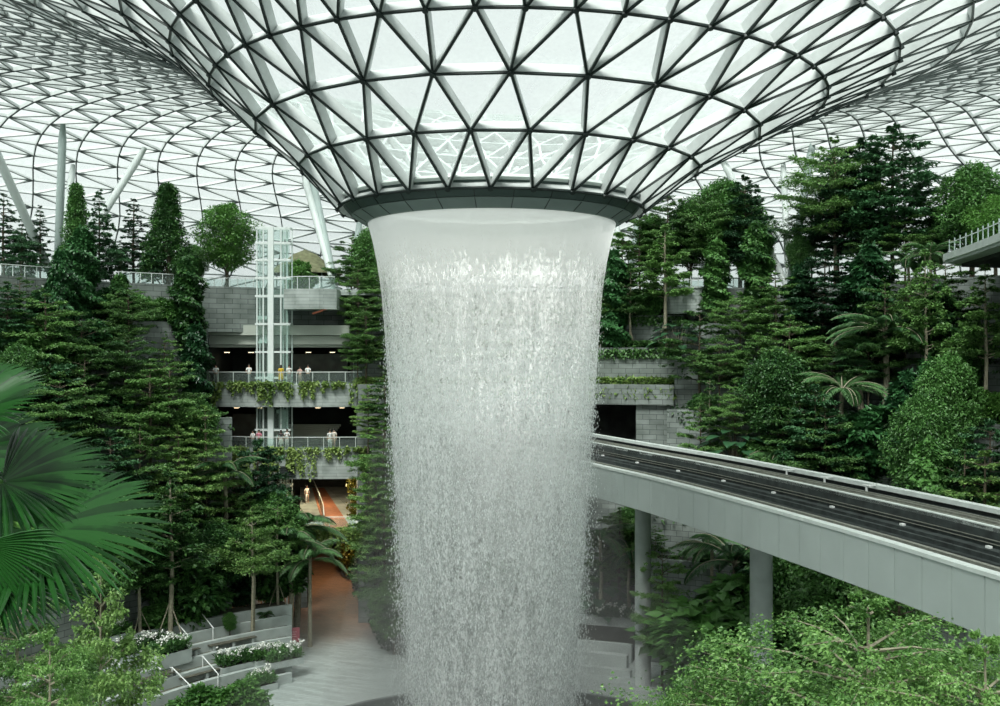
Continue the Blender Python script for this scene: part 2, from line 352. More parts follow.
def fan_blade(mb, hub, direc, up, R, spread, nseg, mi=0, droop=.25, seed=0):
    """pleated fan blade: segments joined to half length, then free, tips drooping"""
    rd = random.Random(seed); d = Vector(direc).normalized(); s = d.cross(Vector(up)).normalized(); u = s.cross(d)
    da = spread/nseg
    for i in range(nseg):
        a = -spread/2+da*(i+.5); R1 = R*(.80+.2*math.cos(a*.7))*rd.uniform(.93, 1.05)
        def pt(r, aa, lift=0):
            v = (d*math.cos(aa)+s*math.sin(aa))*r; sag = droop*R*(r/R)**2.6
            cup = .16*R*(1-math.cos(aa))*(r/R)
            return Vector(hub)+v+u*(lift+cup)-Vector((0, 0, sag))
        fr = [.04, .3, .52, .76, .9, 1.0]; wv = [1, 1, .95, .68, .36, .02]
        V = []
        jit = rd.uniform(-.04, .04)
        for f, w in zip(fr, wv):
            r = R1*f; aa = a+jit*max(0, f-.5)*2; h = da/2*w
            V += [pt(r, aa-h), pt(r, aa, r*da*.62*min(1, w)), pt(r, aa+h)]
        F = []
        for k in range(5): F += [(3*k, 3*k+3, 3*k+4, 3*k+1), (3*k+1, 3*k+4, 3*k+5, 3*k+2)]
        mb.add(V, F, mi)
def p_fanpalm(key, name, h, R, nf, mat):
    root = empty(name, (0, 0, 0)); tb = MB(); zc = h*.82; lf = MB()
    tb.tube([(0, 0, -.3), (.08, .05, h*.4), (0, 0, zc)], [.12, .09, .09], 8)
    for k in range(nf):
        a = k*2.4; e = random.uniform(-.2, 1.1); dr = Vector((math.cos(a)*math.cos(e), math.sin(a)*math.cos(e), math.sin(e)))
        hub = Vector((0, 0, zc))+dr*R*.75; tb.tube([(0, 0, zc), hub], .02, 4, cap=False)
        fan_blade(lf, hub, dr, (0, 0, 1), R, 3.6, 22, 0, .3, k)
    tb.build('stem', MT['barkpale'], root); lf.build('foliage', MT[mat], root); reg(key, root, h, None)
def p_phil(key, name, h, n, leaf, mat, R=.9):
    root = empty(name, (0, 0, 0)); tb = MB(); lf = MB()
    for k in range(n):
        a = k*2.4; e = .1+1.2*((k+.5)/n)+random.uniform(-.1, .1); l = h*random.uniform(.75, 1.0)
        dr = Vector((math.cos(a)*math.cos(e)*R, math.sin(a)*math.cos(e)*R, math.sin(e))); tip = dr*l+Vector((0, 0, .1))
        tb.tube([(0, 0, -.1), dr*l*.5+Vector((0, 0, .12)), tip], .015, 4, cap=False)
        d = (Vector((math.cos(a), math.sin(a), -.45+.5*math.sin(e)))).normalized(); s = d.cross(Vector((0, 0, 1))).normalized(); u = s.cross(d)
        L = leaf*random.uniform(.8, 1.2)
        prof = [(0, .0, 0), (-.08, .28, .05), (.15, .42, .07), (.45, .36, .05), (.75, .2, 0), (1, 0, -.12)]
        mid = [tip+d*L*p+u*L*(0 if i else 0) - u*L*.12*p*p for i, (p, w, z) in enumerate(prof)]
        V = []
        for i, (p, w, z) in enumerate(prof): V += [mid[i]-s*L*w+u*L*z, mid[i], mid[i]+s*L*w+u*L*z]
        F = []
        for i in range(5): F += [(3*i, 3*i+3, 3*i+4, 3*i+1), (3*i+1, 3*i+4, 3*i+5, 3*i+2)]
        lf.add(V, F)
    tb.build('stem', MT['barkpale'], root); lf.build('foliage', MT[mat], root); reg(key, root, h*1.1, None)
p_tiered('tier1', 'tiered_tree', 10, 3.6, 9, 17000, .2, 'l_tier', flat=.024, power=.5, nb=5)
p_tiered('tier2', 'tiered_tree', 10, 4.4, 8, 20000, .2, 'l_tier', z0=.38, rise=.16, flat=.02, power=.4)
p_tiered('tier3', 'tiered_tree', 10, 3.0, 10, 15000, .2, 'l_tier2', z0=.28, flat=.025, power=.6)
p_tiered('slim', 'slender_tree', 10, 2.5, 8, 8000, .26, 'l_tier', z0=.45, bark='barkpale', stakes=True)
p_tiered('twin', 'forked_tree', 10, 3.6, 6, 9000, .24, 'l_tier2', z0=.5, bark='barkpale', trunks=2, rise=.25)
p_tiered('con1', 'conifer', 10, 2.5, 15, 15000, .24, 'l_con', z0=.12, flat=.07, rise=-.1, power=.85)
p_tiered('con2', 'conifer', 10, 1.7, 14, 8000, .22, 'l_con', z0=.2, flat=.04, rise=.05, power=.6)
p_tiered('con3', 'dark_layered_tree', 10, 3.3, 13, 18000, .27, 'l_con', z0=.25, flat=.025, rise=.1, power=.5)
p_broad('broad1', 'broadleaf_tree', 8, 2.8, 44, 22000, .2, 'l_broad')
p_broad('broad2', 'broadleaf_tree', 8, 2.9, 38, 19000, .2, 'l_lite', z0=.3)
p_broad('cone', 'broadleaf_tree', 9, 2.7, 44, 20000, .22, 'l_broad', z0=.1, conical=True)
p_broad('cloud', 'cloud_pruned_tree', 4, 1.9, 6, 8000, .14, 'l_con', z0=.4, cloud=True)
p_broad('shrub1', 'shrub', 2, 1.5, 12, 6000, .22, 'l_broad', z0=.05)
p_broad('shrub2', 'shrub', 2, 1.6, 12, 6000, .2, 'l_lite', z0=.05)
p_broad('shrub3', 'shrub', 2.6, 1.4, 12, 5000, .3, 'l_col', z0=.05)
p_column('col1', 'climber_covered_tree', 8, 1.5, 7500, .34, 'l_col')
p_column('col2', 'climber_covered_tree', 8, 1.2, 6500, .30, 'l_broad', z0=.2)
p_palm('palm1', 'feather_palm', 6, 2.6, 12, 'l_palm')
p_palm('palm2', 'feather_palm', 2.6, 2.2, 14, 'l_palm', trunk=False)
p_fanpalm('fan1', 'small_fan_palm', 5, .95, 13, 'l_palm')
p_phil('phil1', 'philodendron', 1.6, 34, .62, 'l_phil')
p_phil('phil2', 'banana_plant', 2.6, 16, 1.5, 'l_lite', .7)
p_tiered('fg', 'small_leaved_tree', 12, 6.2, 11, 80000, .115, 'l_fg', z0=.5, flat=.028, rise=.05, bark='barkpale', nb=8, power=.4)
p_tiered('fgl', 'small_leaved_tree', 12, 3.9, 10, 60000, .12, 'l_fg', z0=.45, flat=.035, rise=.06, bark='barkpale', nb=7, power=.45)

# ------------------------------------------------------------------ terrain
LEFT = [(24.5+1.1*i, .5*(i+1)) for i in range(7)]+[(33.5, 8), (36.5, 13), (39.5, 17.5), (42.5, 22), (45, 25.5), (47, 28.8)]
RIGHT = [(27, 3), (29.5, 7), (32, 10.5), (35, 14), (38, 18), (41, 22), (44, 25.5), (47, 28.8)]
MID = [(28, 1.2), (31, 4.5), (34, 9), (37.5, 14.5), (41, 20), (43, 23.3), (45, 26.3), (47, 28.8)]
BACK = [(26, 1.2), (31, 1.8), (35, 3.5), (41, 20), (43, 23.3), (45, 26.3), (47, 28.8)]
def aL(r):
    px = 292 if r < 32 else (232 if r < 40 else 208)
    k = (px-500)/1000; A = 1+k*k; Y = (CY+math.sqrt(max(0, CY*CY-A*(CY*CY-r*r))))/A
    return math.degrees(math.atan2(k*Y, Y-CY))
def aB(z): return 3 if z < 1.6 else -17
def ground(x, y):
    r = math.hypot(x, y-CY); a = math.degrees(math.atan2(x, y-CY)); z = 0
    T = LEFT if a < -18 else (RIGHT if a > 22 else (MID if a < -5 else BACK))
    for rr, zz in T:
        if r >= rr and not (a < -18 and a > aL(rr) and rr < 47) and not (T is BACK and a < aB(zz)): z = zz
    return z
def ringpos(px, r):
    k = (px-500)/1000; A = 1+k*k; disc = (CY*CY)-A*(CY*CY-r*r)
    Y = (CY+math.sqrt(max(0, disc)))/A; return k*Y, Y
o = MB().lathe([(0, 0), (90, 0), (90, -1), (0, -1)], (0, CY, 0), 96).build('floor', MT['paving']); struct(o, 'grey strip paving of the plaza turning orange along the path', 'floor')
def terrace(name, T, a0, a1, side):
    for i, (r, z) in enumerate(T):
        r1 = T[i+1][0] if i+1 < len(T) else 74
        if side == 'left': a1 = aL(r) if r < 47 else -18
        zb = T[i-1][1] if i else 0
        step = side == 'left' and i < 7
        w = MB(); w.arc(r, r+.35, max(-.3, zb-.6), z+.18, a0, a1)
        struct(w.build('terrace_wall', MT['concrete' if step else 'stone']), f'stone retaining wall, tier {i+1} up on the {side} of the valley', 'wall')
        s = MB(); s.arc(r+.35, r1+.02, zb-.6 if i else -.2, z, a0, a1)
        struct(s.build('terrace_bed', MT['wood' if step else ('slabstone' if i == len(T)-1 else 'soil')]), f'planting bed or deck, tier {i+1} up on the {side}', 'terrace')
        if not step and i < len(T)-1:
            n = int((r1-r)*r*math.radians(a1-a0)*12); rr = r+.2+(r1-r-.1)*rng.random(n); aa = np.radians(a0+(a1-a0)*rng.random(n))
            edge = rng.random(n) < .3; rr[edge] = r+.25-rng.random(edge.sum())*.5; hz = np.where(edge, -.0-rng.random(n)*.9, rng.random(n)*.5)
            B = np.stack([rr*np.sin(aa), CY+rr*np.cos(aa), z+.1+hz], 1); D = rdir(n); D[:, 2] = np.where(edge, -.6, .3)
            bright = side == 'back' and i == 2
            g = leafmesh('ground_cover', B, D, .34*rng.uniform(.6, 1.3, n), .22, MT['l_grasslt' if bright else 'l_grass'])
            tag(g, f'low leafy ground cover spilling over wall {i+1} up on the {side}', 'ground cover', kind='stuff')
terrace('l', LEFT, -112, -33, 'left'); terrace('r', RIGHT, 22, 112, 'right')
struct(MB().arc(72, 72.6, -1, 28.8, 0, 359.9, n=90).build('wall_outer', MT['interiormid']), 'outer enclosing wall under the rim of the dome', 'wall')
# back terraces: low beds, then a tall wall with the train opening
for (r, r1, z0, z, a0, a1, mt) in [(26, 26.35, -.3, 1.35, 3, 22, 'concrete'), (31, 31.35, -.3, 1.95, -17, 22, 'concrete'), (35, 35.35, 1, 3.7, -17, 22, 'stone')]:
    struct(MB().arc(r, r1, z0, z, a0, a1).build('terrace_wall', MT[mt]), 'low wall of the beds behind the waterfall', 'wall')
struct(MB().arc(26.35, 31, -.2, 1.2, 3, 22).build('terrace_bed', MT['soil']), 'lowest bed right of the water under the track', 'terrace')
struct(MB().arc(31.35, 35, -.2, 1.8, -17, 22).build('terrace_bed', MT['soil']), 'low front bed behind the waterfall', 'terrace')
struct(MB().arc(35.35, 41, -.2, 3.5, -17, 22).build('terrace_bed', MT['soil']), 'low rear bed behind the waterfall', 'terrace')
w = MB(); w.arc(41, 41.6, 3, 12.6, -18, 22); w.arc(41, 41.6, 12.6, 18.6, -18, -3.5); w.arc(41, 41.6, 12.6, 18.6, 17.2, 22); w.arc(40.6, 41.6, 18.4, 20.2, -18, 22)
struct(w.build('wall_back', MT['stone']), 'tall stone wall with a wide opening for the train track', 'wall')
w = MB(); w.arc(41.6, 58, 12.2, 12.6, -4, 20); w.arc(58, 58.4, 12.2, 18.6, -4, 20); w.arc(41.6, 58, 12.6, 18.6, -4.4, -4); w.arc(41.6, 58, 12.6, 18.6, 20, 20.4)
struct(w.build('wall_tunnel', MT['interiormid']), 'dim tunnel behind the track opening', 'wall')
for i, (r, z) in enumerate(BACK[3:]):
    r1 = ([b[0] for b in BACK]+[74])[i+4]; zb = 18.6 if i == 0 else BACK[i+2][1]
    if i: struct(MB().arc(r, r+.35, zb-.4, z+.18, -18, 22).build('terrace_wall', MT['stone']), f'upper stone retaining wall {i} behind the waterfall', 'wall')
    struct(MB().arc(r+.35 if i else 41.6, r1+.02, zb, z, -18, 22).build('terrace_bed', MT['soil' if i < 3 else 'slabstone']), f'upper planted tier {i+1} behind the waterfall', 'terrace')
    if i < 3:
        n = 7000; rr = r+.1+(r1-r)*rng.random(n); aa = np.radians(-18+40*rng.random(n)); edge = rng.random(n) < .4
        rr[edge] = r-.35+.5*rng.random(edge.sum()); hz = np.where(edge, -rng.random(n)*(1.1 if i == 0 else .8), rng.random(n)*.6)
        D = rdir(n); D[:, 2] = np.where(edge, -.6, .3)
        g = leafmesh('ground_cover', np.stack([rr*np.sin(aa), CY+rr*np.cos(aa), z+.15+hz], 1), D, .4*rng.uniform(.6, 1.3, n), .24, MT['l_grasslt' if i == 0 else 'l_grass'])
        tag(g, ['bright green hedge trailing over the wall above the track opening', 'dark ground cover on the sloping bed right of the falling water', 'leafy cover on the topmost bed behind the waterfall'][i], 'ground cover', kind='stuff')
n = 9000; rr = 31.3+9.5*rng.random(n); aa = np.radians(-17+39*rng.random(n)); D = rdir(n); D[:, 2] = .3
tag(leafmesh('ground_cover', np.stack([rr*np.sin(aa), CY+rr*np.cos(aa), np.where(rr > 35, 3.6, 1.6)+rng.random(n)*.5], 1), D, .4, .26, MT['l_grass']), 'dark undergrowth on the low beds beneath the train track', 'ground cover', kind='stuff')

for i in range(4):
    r, z = MID[i]; r1 = MID[i+1][0]; zb = MID[i-1][1] if i else 0
    struct(MB().arc(r, r+.35, zb-.4, z+.15, -17, -5).build('terrace_wall', MT['stone']), f'stone wall {i+1} of the steep beds left of the falling water', 'wall')
    struct(MB().arc(r+.35, r1, zb-.4, z, -17, -5).build('terrace_bed', MT['soil']), f'steep planting bed {i+1} left of the falling water', 'terrace')
# ------------------------------------------------------------------ pool
pl = empty('pool', (0, 53, 0), 0, 'round dark pool below the waterfall with a thin pale rim', 'pool')
MB().lathe([(0, .02), (15.6, .02)], (0, 0, 0), 96).build('water', MT['darkwater'], pl)
MB().lathe([(15.6, -.2), (15.6, .12), (16.1, .12), (16.1, -.2)], (0, 0, 0), 96, closed=True).build('rim', MT['concrete'], pl)

# ------------------------------------------------------------------ dome
prof = [(7.35, 30.3), (9.6, 31.97), (12.1, 33.6), (14.6, 35.2), (17.0, 36.6), (19.5, 37.85), (22.2, 39.0), (25.2, 40.1), (28.4, 41.1), (31.8, 42.0), (35.3, 42.8), (38.8, 43.4), (42.3, 43.8), (45.8, 43.9),
        (49.2, 43.7), (52.5, 43.1), (55.6, 42.1), (58.5, 40.7), (61.1, 39.0), (63.5, 36.9), (65.6, 34.5), (67.4, 31.9), (68.9, 29.1), (70, 26.2)]
prof = prof[:1]+[(r_, z_+.3) for r_, z_ in prof[1:]]
pr_ = prof[:8]
for (r0_, z0_), (r1_, z1_) in zip(prof[7:], prof[8:]): pr_ += [((r0_+r1_)/2, (z0_+z1_)/2+.05), (r1_, z1_)]
prof = pr_
NS = 26; rings = []; n = NS; off = PI
cxs = [-.4, 0, .4, .9, 1.6] + [2.0]*60
for k, (r, z) in enumerate(prof):
    mode = 'tri' if k < 8 else 'quad'
    if k in (3, 11): n *= 2; mode = 'dbl'
    elif k and k < 8: off += .5*2*PI/n
    elif k >= 8: off += .16*2*PI/n*math.sin((k-8)*.36)
    pts = []
    for j in range(n):
        th = off+2*PI*j/n; x = r*math.sin(th); tilt = -.03*x*min(1, max(0, (r-9)/10)); y = r*math.cos(th)
        pts.append(Vector((cxs[k]+x*(1+.12*max(0, (r-30)/40)), CY+y, z+tilt)))
    rings.append((pts, mode))
glass = MB(); fr = MB(); knob = MB(); edges = set()
V = []; idx = []
for pts, d in rings: idx.append(len(V)); V += pts
tris = []
for k in range(len(rings)-1):
    A, B = rings[k][0], rings[k+1][0]; n = len(A); a0, b0 = idx[k], idx[k+1]
    for j in range(n):
        j1 = (j+1) % n
        if rings[k+1][1] == 'dbl':
            m = 2*n; tris += [(a0+j, b0+(2*j-1) % m, b0+2*j), (a0+j, b0+2*j, b0+(2*j+1) % m), (a0+j, b0+(2*j+1) % m, a0+j1)]
        elif rings[k+1][1] == 'tri': tris += [(a0+j, b0+j, a0+j1), (a0+j1, b0+j, b0+j1)]
        else: tris += [(a0+j, b0+j, b0+j1), (a0+j, b0+j1, a0+j1)] if k % 2 else [(a0+j, b0+j, a0+j1), (a0+j1, b0+j, b0+j1)]
for t3 in tris:
    for i in range(3):
        e = (t3[i], t3[(i+1) % 3]); edges.add((min(e), max(e)))
nor = [Vector() for _ in V]
for a, b, c in tris:
    nn = (V[b]-V[a]).cross(V[c]-V[a]).normalized()
    if nn.z < 0: nn = -nn
    for i in (a, b, c): nor[i] += nn
glass.v = [tuple(V[i]+nor[i].normalized()*.12) for i in range(len(V))]; glass.f = tris; glass.m = [0]*len(tris)
dome = struct(glass.build('ceiling', MT['pane']), 'triangulated glass dome curving down like a funnel to the ring', 'ceiling')
RK = np.searchsorted(np.array(idx), np.arange(len(V)), side='right')-1
for a, b in sorted(edges):
    p, q = V[a], V[b]; u = (nor[a]+nor[b]).normalized(); r = math.hypot(p.x, p.y-CY)
    if u.z < 0: u = -u
    w, d, cw = (.15, .46, .085) if r < 18 else ((.13, .40, .05) if r < 27 else ((.12, .34, .09) if RK[a] != RK[b] and abs(math.atan2(p.x-2, p.y-CY)-math.atan2(q.x-2, q.y-CY)) < .02 else (.09, .26, .035)))
    fr.bar(p-u*(d/2-.1), q-u*(d/2-.1), w, d, u, 0); fr.bar(p-u*(d-.06), q-u*(d-.06), cw, .07, u, 1 if r < 18 or cw > .08 and r > 42 else 2)  # second bar paints the shaded bottom flange as a darker strip
fr.build('steel_frame', [MT['steel'], MT['shade_node'], MT['shade_grey']], dome)
for i, p in enumerate(V):
    r = math.hypot(p.x, p.y-CY)
    if r < 19:
        u = nor[i].normalized(); knob.tube([p-u*.3, p-u*.5], .12, 8)
knob.build('steel_node', MT['shade_node'], dome)
# collar ring
col = empty('collar_ring', (-.4, CY, 29.4), 0, 'dark metal ring at the foot of the glass funnel where the water spills', 'ring')
z = lambda v: v-29.4
ob = MB().lathe([(7.1, z(30.35)), (7.42, z(30.42)), (7.45, z(30.3)), (6.95, z(29.77)), (6.9, z(29.77))], (0, 0, 0), 96)
lb_ = MB().lathe([(6.93, z(29.74)), (6.3, z(29.36)), (6.1, z(29.36)), (6.1, z(30.2)), (7.1, z(30.3))], (0, 0, 0), 96)
for k in range(26):
    th = 2*PI*k/26+.1; s, c = math.sin(th), math.cos(th)
    ob.bar((7.44*s, 7.44*c, z(30.3)), (6.95*s, 6.95*c, z(29.76)), .035, .02, (s, c, -.8), 1); lb_.bar((6.9*s, 6.9*c, z(29.71)), (6.3*s, 6.3*c, z(29.35)), .03, .02, (s, c, -1.4), 1)
ob.build('outer_band', [MT['collar'], MT['black']], col); lb_.build('lower_band', [MT['collar2'], MT['black']], col)
MB().lathe([(7.15, z(30.36)), (7.55, z(30.62)), (7.6, z(30.5)), (7.35, z(30.34))], (0, 0, 0), 96).build('glass_seat', MT['coping'], col)

# ------------------------------------------------------------------ waterfall
wf = empty('waterfall', (-.4, CY, 0), 0, 'white circular curtain of falling water dropping from the ring to the pool', 'waterfall')
WP = [(6.2, 29.5), (5.95, 28.6), (5.72, 27.5), (5.5, 26), (5.3, 23.5), (5.1, 20.5), (4.88, 17), (4.6, 13), (4.3, 9), (4.05, 5), (3.85, 1.5), (3.8, .03)]
def wr(z): return np.interp(z, [p[1] for p in WP[::-1]], [p[0] for p in WP[::-1]])
MB().lathe(WP, (0, 0, 0), 160).build('water_curtain', MT['w_out'], wf, True)
MB().lathe([(r*.9, z) for r, z in WP], (0, 0, 0), 160).build('inner_water_curtain', MT['w_in'], wf, True)
nd = 200000
zz = 29.0*rng.random(nd)**1.3; th = 2*PI*rng.random(nd)
spread = .05+.036*(29.5-zz); rr = wr(zz)*(1-.12*rng.random(nd))+rng.normal(0, 1, nd)*spread*.55
B = np.stack([rr*np.sin(th), rr*np.cos(th), zz], 1)
# broken streams: drops bunch in columns near the top
D = np.tile(np.array([[0, 0, -1.0]]), (nd, 1))+rng.normal(0, .06, (nd, 3)); U = rng.normal(0, 1, (nd, 3)); U[:, 2] = 0
sz_ = np.clip((29.5-zz)/7, .35, 1); dr = leafmesh('falling_drops', B, D, rng.uniform(.05, .17, nd)*sz_, .04*sz_, MT['drop'], up=U, parent=wf, bend=.0); dr['kind'] = 'stuff'
nd = 9000; zz = 1.6*rng.random(nd)**2; th = 2*PI*rng.random(nd); rr = 3.9+rng.normal(0, 1.2, nd)*.8
dr = leafmesh('splash_drops', np.stack([rr*np.sin(th), rr*np.cos(th), zz+.03], 1), rdir(nd), .08, .06, MT['drop'], parent=wf); dr['kind'] = 'stuff'
lamp = bpy.data.lights.new('curtain_lamp', 'POINT'); lamp.energy = 250; lamp.color = (1, .93, .78); lamp.shadow_soft_size = 2.0; lo = bpy.data.objects.new('curtain_lamp', lamp); C.objects.link(lo); lo.location = (-.4, CY-1.5, 28.4)
# mist
def volmat(name, dens):
    m, t, o = nt(name); v = N(t, 'ShaderNodeVolumeScatter'); v.inputs['Color'].default_value = (.98, 1, .99, 1); v.inputs['Anisotropy'].default_value = .2; v.inputs['Density'].default_value = dens
    t.links.new(v.outputs[0], o.inputs['Volume']); return m
import bmesh
def volbody(prof_, name, mat, parent=None):
    o = MB().lathe(prof_, (-.4, CY, 0), 48).build(name, mat, parent, True); bm = bmesh.new(); bm.from_mesh(o.data)
    bmesh.ops.remove_doubles(bm, verts=bm.verts, dist=.02); bmesh.ops.recalc_face_normals(bm, faces=bm.faces); bm.to_mesh(o.data); bm.free(); return o
ms = volbody([(.001, .2), (9, .2), (9.4, 2), (8.8, 5), (7.6, 9), (6.6, 14), (6.0, 19), (.001, 19.5)], 'mist', volmat('spray_mist', .032))
m_ = volbody([(.001, .15), (14.5, .15), (15.2, 2), (14, 5), (11, 8.5), (8, 12), (.001, 13)], 'low_mist', volmat('low_spray_mist', .012), ms)
m_['kind'] = 'stuff'
tag(ms, 'fine spray mist hanging around the falling water', 'mist', kind='stuff')

# ------------------------------------------------------------------ track
near = [(20.6, 20), (19.3, 27), (17.3, 34.7), (15.7, 41.5), (13.9, 48), (11.8, 55), (9.3, 62.5), (6.3, 70), (3.2, 78), (-.2, 87), (-3.5, 96)]
def catm(P_, n):
    out = []
    for i in range(len(P_)-1):
        p0 = P_[max(i-1, 0)]; p1 = P_[i]; p2 = P_[i+1]; p3 = P_[min(i+2, len(P_)-1)]
        for k in range(n):
            t = k/n; out.append(tuple(.5*((2*p1[a])+(-p0[a]+p2[a])*t+(2*p0[a]-5*p1[a]+4*p2[a]-p3[a])*t*t+(-p0[a]+3*p1[a]-3*p2[a]+p3[a])*t**3) for a in range(2)))
    out.append(P_[-1]); return out
raw = catm(near, 12); TL = [raw[0]]; acc = 0; step = 1.75       # resample every 1.75 m
for a, b in zip(raw, raw[1:]):
    L = math.dist(a, b); d = step-acc
    while d <= L: TL.append((a[0]+(b[0]-a[0])*d/L, a[1]+(b[1]-a[1])*d/L)); d += step
    acc = L-(d-step)
NT = len(TL)
def tn(i):
    a = TL[max(i-1, 0)]; b = TL[min(i+1, NT-1)]; d = Vector((b[0]-a[0], b[1]-a[1])).normalized(); return Vector((d.y, -d.x))   # towards the far side
def sweep(mb, sec, mi=0, i0=0, i1=None, gap=0):
    """sec: closed polygon (offset from near edge, z)"""
    i1 = i1 or NT-1; k = len(sec)
    if not gap:
        V = []; F = []
        for i in range(i0, i1+1):
            n_ = tn(i)
            for s_, z_ in sec: V.append((TL[i][0]+n_.x*s_, TL[i][1]+n_.y*s_, z_))
        for i in range(i1-i0):
            for j in range(k): F.append((i*k+j, i*k+(j+1) % k, (i+1)*k+(j+1) % k, (i+1)*k+j))
        F.append(tuple(range(k))); F.append(tuple(range((i1-i0)*k, (i1-i0+1)*k))[::-1]); mb.add(V, F, mi)
    else:
        for i in range(i0, i1):
            n0, n1 = tn(i), tn(i+1); g = gap; V = []
            for (n_, q, f) in ((n0, i, g), (n1, i, 1-g)):
                x = TL[i][0]*(1-f)+TL[i+1][0]*f; y = TL[i][1]*(1-f)+TL[i+1][1]*f
                for s_, z_ in sec: V.append((x+n_.x*s_, y+n_.y*s_, z_))
            F = [(j, (j+1) % k, k+(j+1) % k, k+j) for j in range(k)]+[tuple(range(k)), tuple(range(k, 2*k))[::-1]]; mb.add(V, F, mi)
def rc(s0, s1, z0, z1): return [(s0, z0), (s1, z0), (s1, z1), (s0, z1)]
tk = empty('train_track', (13.9, 48, 13), 0, 'curved elevated train guideway with grey fascia panels passing right of the waterfall', 'train track')
def tpart(name, mb, mat):
    o = mb.build(name, mat, tk); o.matrix_parent_inverse = Matrix.Translation((-13.9, -48, -13)); return o
m = MB(); sweep(m, rc(0, .14, 13.0, 15.12), gap=.012); tpart('fascia', m, MT['fascia'])
m = MB(); sweep(m, [(.14, 12.95), (.9, 12.7), (5.0, 12.7), (5.8, 13.0), (5.8, 14.9), (.14, 14.9)]); sweep(m, rc(3.3, 5.75, 14.9, 15.95)); tpart('deck', m, MT['trackdark'])
m = MB(); sweep(m, rc(-.04, .42, 15.12, 15.28)); tpart('near_coping', m, MT['coping'])
m = MB(); sweep(m, rc(3.2, 3.4, 14.9, 16.1)); tpart('centre_wall', m, MT['trackdark'])
m = MB(); sweep(m, rc(2.75, 3.2, 14.9, 15.3)); tpart('centre_ledge', m, MT['trackdark'])
m = MB(); sweep(m, rc(5.6, 5.8, 14.9, 16.15)); tpart('far_parapet', m, MT['black'])
m = MB(); sweep(m, rc(5.5, 5.95, 16.15, 16.36)); tpart('far_coping', m, MT['coping'])
for a, b, zt, mt in ((.85, 1.02, 15.26, 'rail'), (1.2, 1.28, 15.2, 'rail'), (2.2, 2.36, 15.26, 'trackdark'), (3.2, 3.42, 16.15, 'coping'), (3.75, 3.82, 16.1, 'rail'), (4.2, 4.28, 16.12, 'rail'), (4.7, 4.76, 16.1, 'rail')):
    m = MB(); sweep(m, rc(a, b, zt-.2, zt)); tpart('running_rail', m, MT[mt])
m = MB(); sweep(m, rc(3.14, 3.18, 15.6, 15.63)); sweep(m, rc(3.14, 3.18, 15.45, 15.48)); tpart('cable', m, MT['rail'])
for i in range(2, NT-1, 3):
    n_ = tn(i); x, y = TL[i]; rz = math.atan2(n_.y, n_.x)
    m = MB(); m.box((x+n_.x*3.0, y+n_.y*3.0, 15.35), (.16, .22, .09), rz); tpart('junction_box', m, MT['white'])
for i in range(17, 23, 2):
    n_ = tn(i); x, y = TL[i]; rz = math.atan2(n_.y, n_.x); m = MB()
    m.box((x+n_.x*5.0, y+n_.y*5.0, 16.1), (.08, .08, .5), rz); m.box((x+n_.x*5.25, y+n_.y*5.25, 16.33), (.55, .1, .06), rz); m.box((x+n_.x*5.0, y+n_.y*5.0, 16.34), (.1, .6, .05), rz); tpart('bracket', m, MT['white'])
for (x, y, r, lab) in ((14.6, 55.9, .62, 'round grey concrete pier under the track, rising behind the leafy tree'), (9.9, 69.3, .55, 'short round concrete pier under the track, nearest the waterfall'), (19.2, 39.7, .6, 'round concrete pier under the track at the right edge')):
    pr = empty('track_pier', (x, y, 0), 0, lab, 'pier'); MB().tube([(0, 0, 0), (0, 0, 12.4)], r, 28).build('shaft', MT['concrete'], pr, True)
    MB().tube([(0, 0, 12.3), (0, 0, 12.7)], [r*1.0, r*1.5], 28).build('pier_head', MT['concrete'], pr)

# ------------------------------------------------------------------ balcony building (left of the waterfall)
BY = 90.0
def X(px, Y=BY): return (px-500)/1000*Y
def Zp(py, Y=BY): return EYE+(353-py)/1000*Y
w = MB()
w.box(((X(200)+X(262))/2, BY+2, (28.8+25.4)/2), (X(262)-X(200), 1.0, 3.4)); struct(w.build('wall_upper', MT['stone']), 'grey stone block wall below the top deck, left of the lift', 'wall')
# balcony drum right of the lift
w = MB(); w.prism([(X(286), BY-1.0), (X(300), BY-1.5), (X(322), BY-1.6), (X(338), BY-.8), (X(338), BY+5), (X(286), BY+5)], 26.9, 28.7); struct(w.build('wall_balcony', MT['slabstone']), 'pale curved parapet of the top deck, right of the lift', 'wall')
w = MB(); w.box((X(275), BY+8.5, 28.55), (17, 14, .5)); struct(w.build('deck_top', MT['slabstone']), 'top deck floor over the balconies', 'floor')
w = MB(); w.box((X(262), BY+1.2, Zp(330)), (15.5, .8, .9)); w.box((X(262), BY+1.8, Zp(340)), (15.5, 1.2, .8)); w.box((X(262), BY+6, Zp(346)), (16, 9, .2)); struct(w.build('trim_1', MT['beige']), 'beige stepped fascia below the stone wall', 'trim')
def slab(pxa, pxb, z0, z1, name, lab, depth=9, mat='slabstone'):
    n = 10; pts = []
    for i in range(n+1):
        f = i/n; px = pxa+(pxb-pxa)*f; pts.append((X(px), BY-1.6*math.sin(PI*f)**.6*.6-.2))
    pts += [(X(pxb), BY+depth), (X(pxa), BY+depth)]
    w = MB(); w.prism(pts, z0, z1); return struct(w.build(name, MT[mat]), lab, 'balcony'), pts
s1, p1 = slab(204, 362, 18.2, 20.2, 'balcony_upper', 'board marked concrete balcony slab trailing vines, upper of the two')
s2, p2 = slab(232, 388, 11.8, 14.4, 'balcony_lower', 'board marked concrete balcony slab with a dark vent, lower of the two')
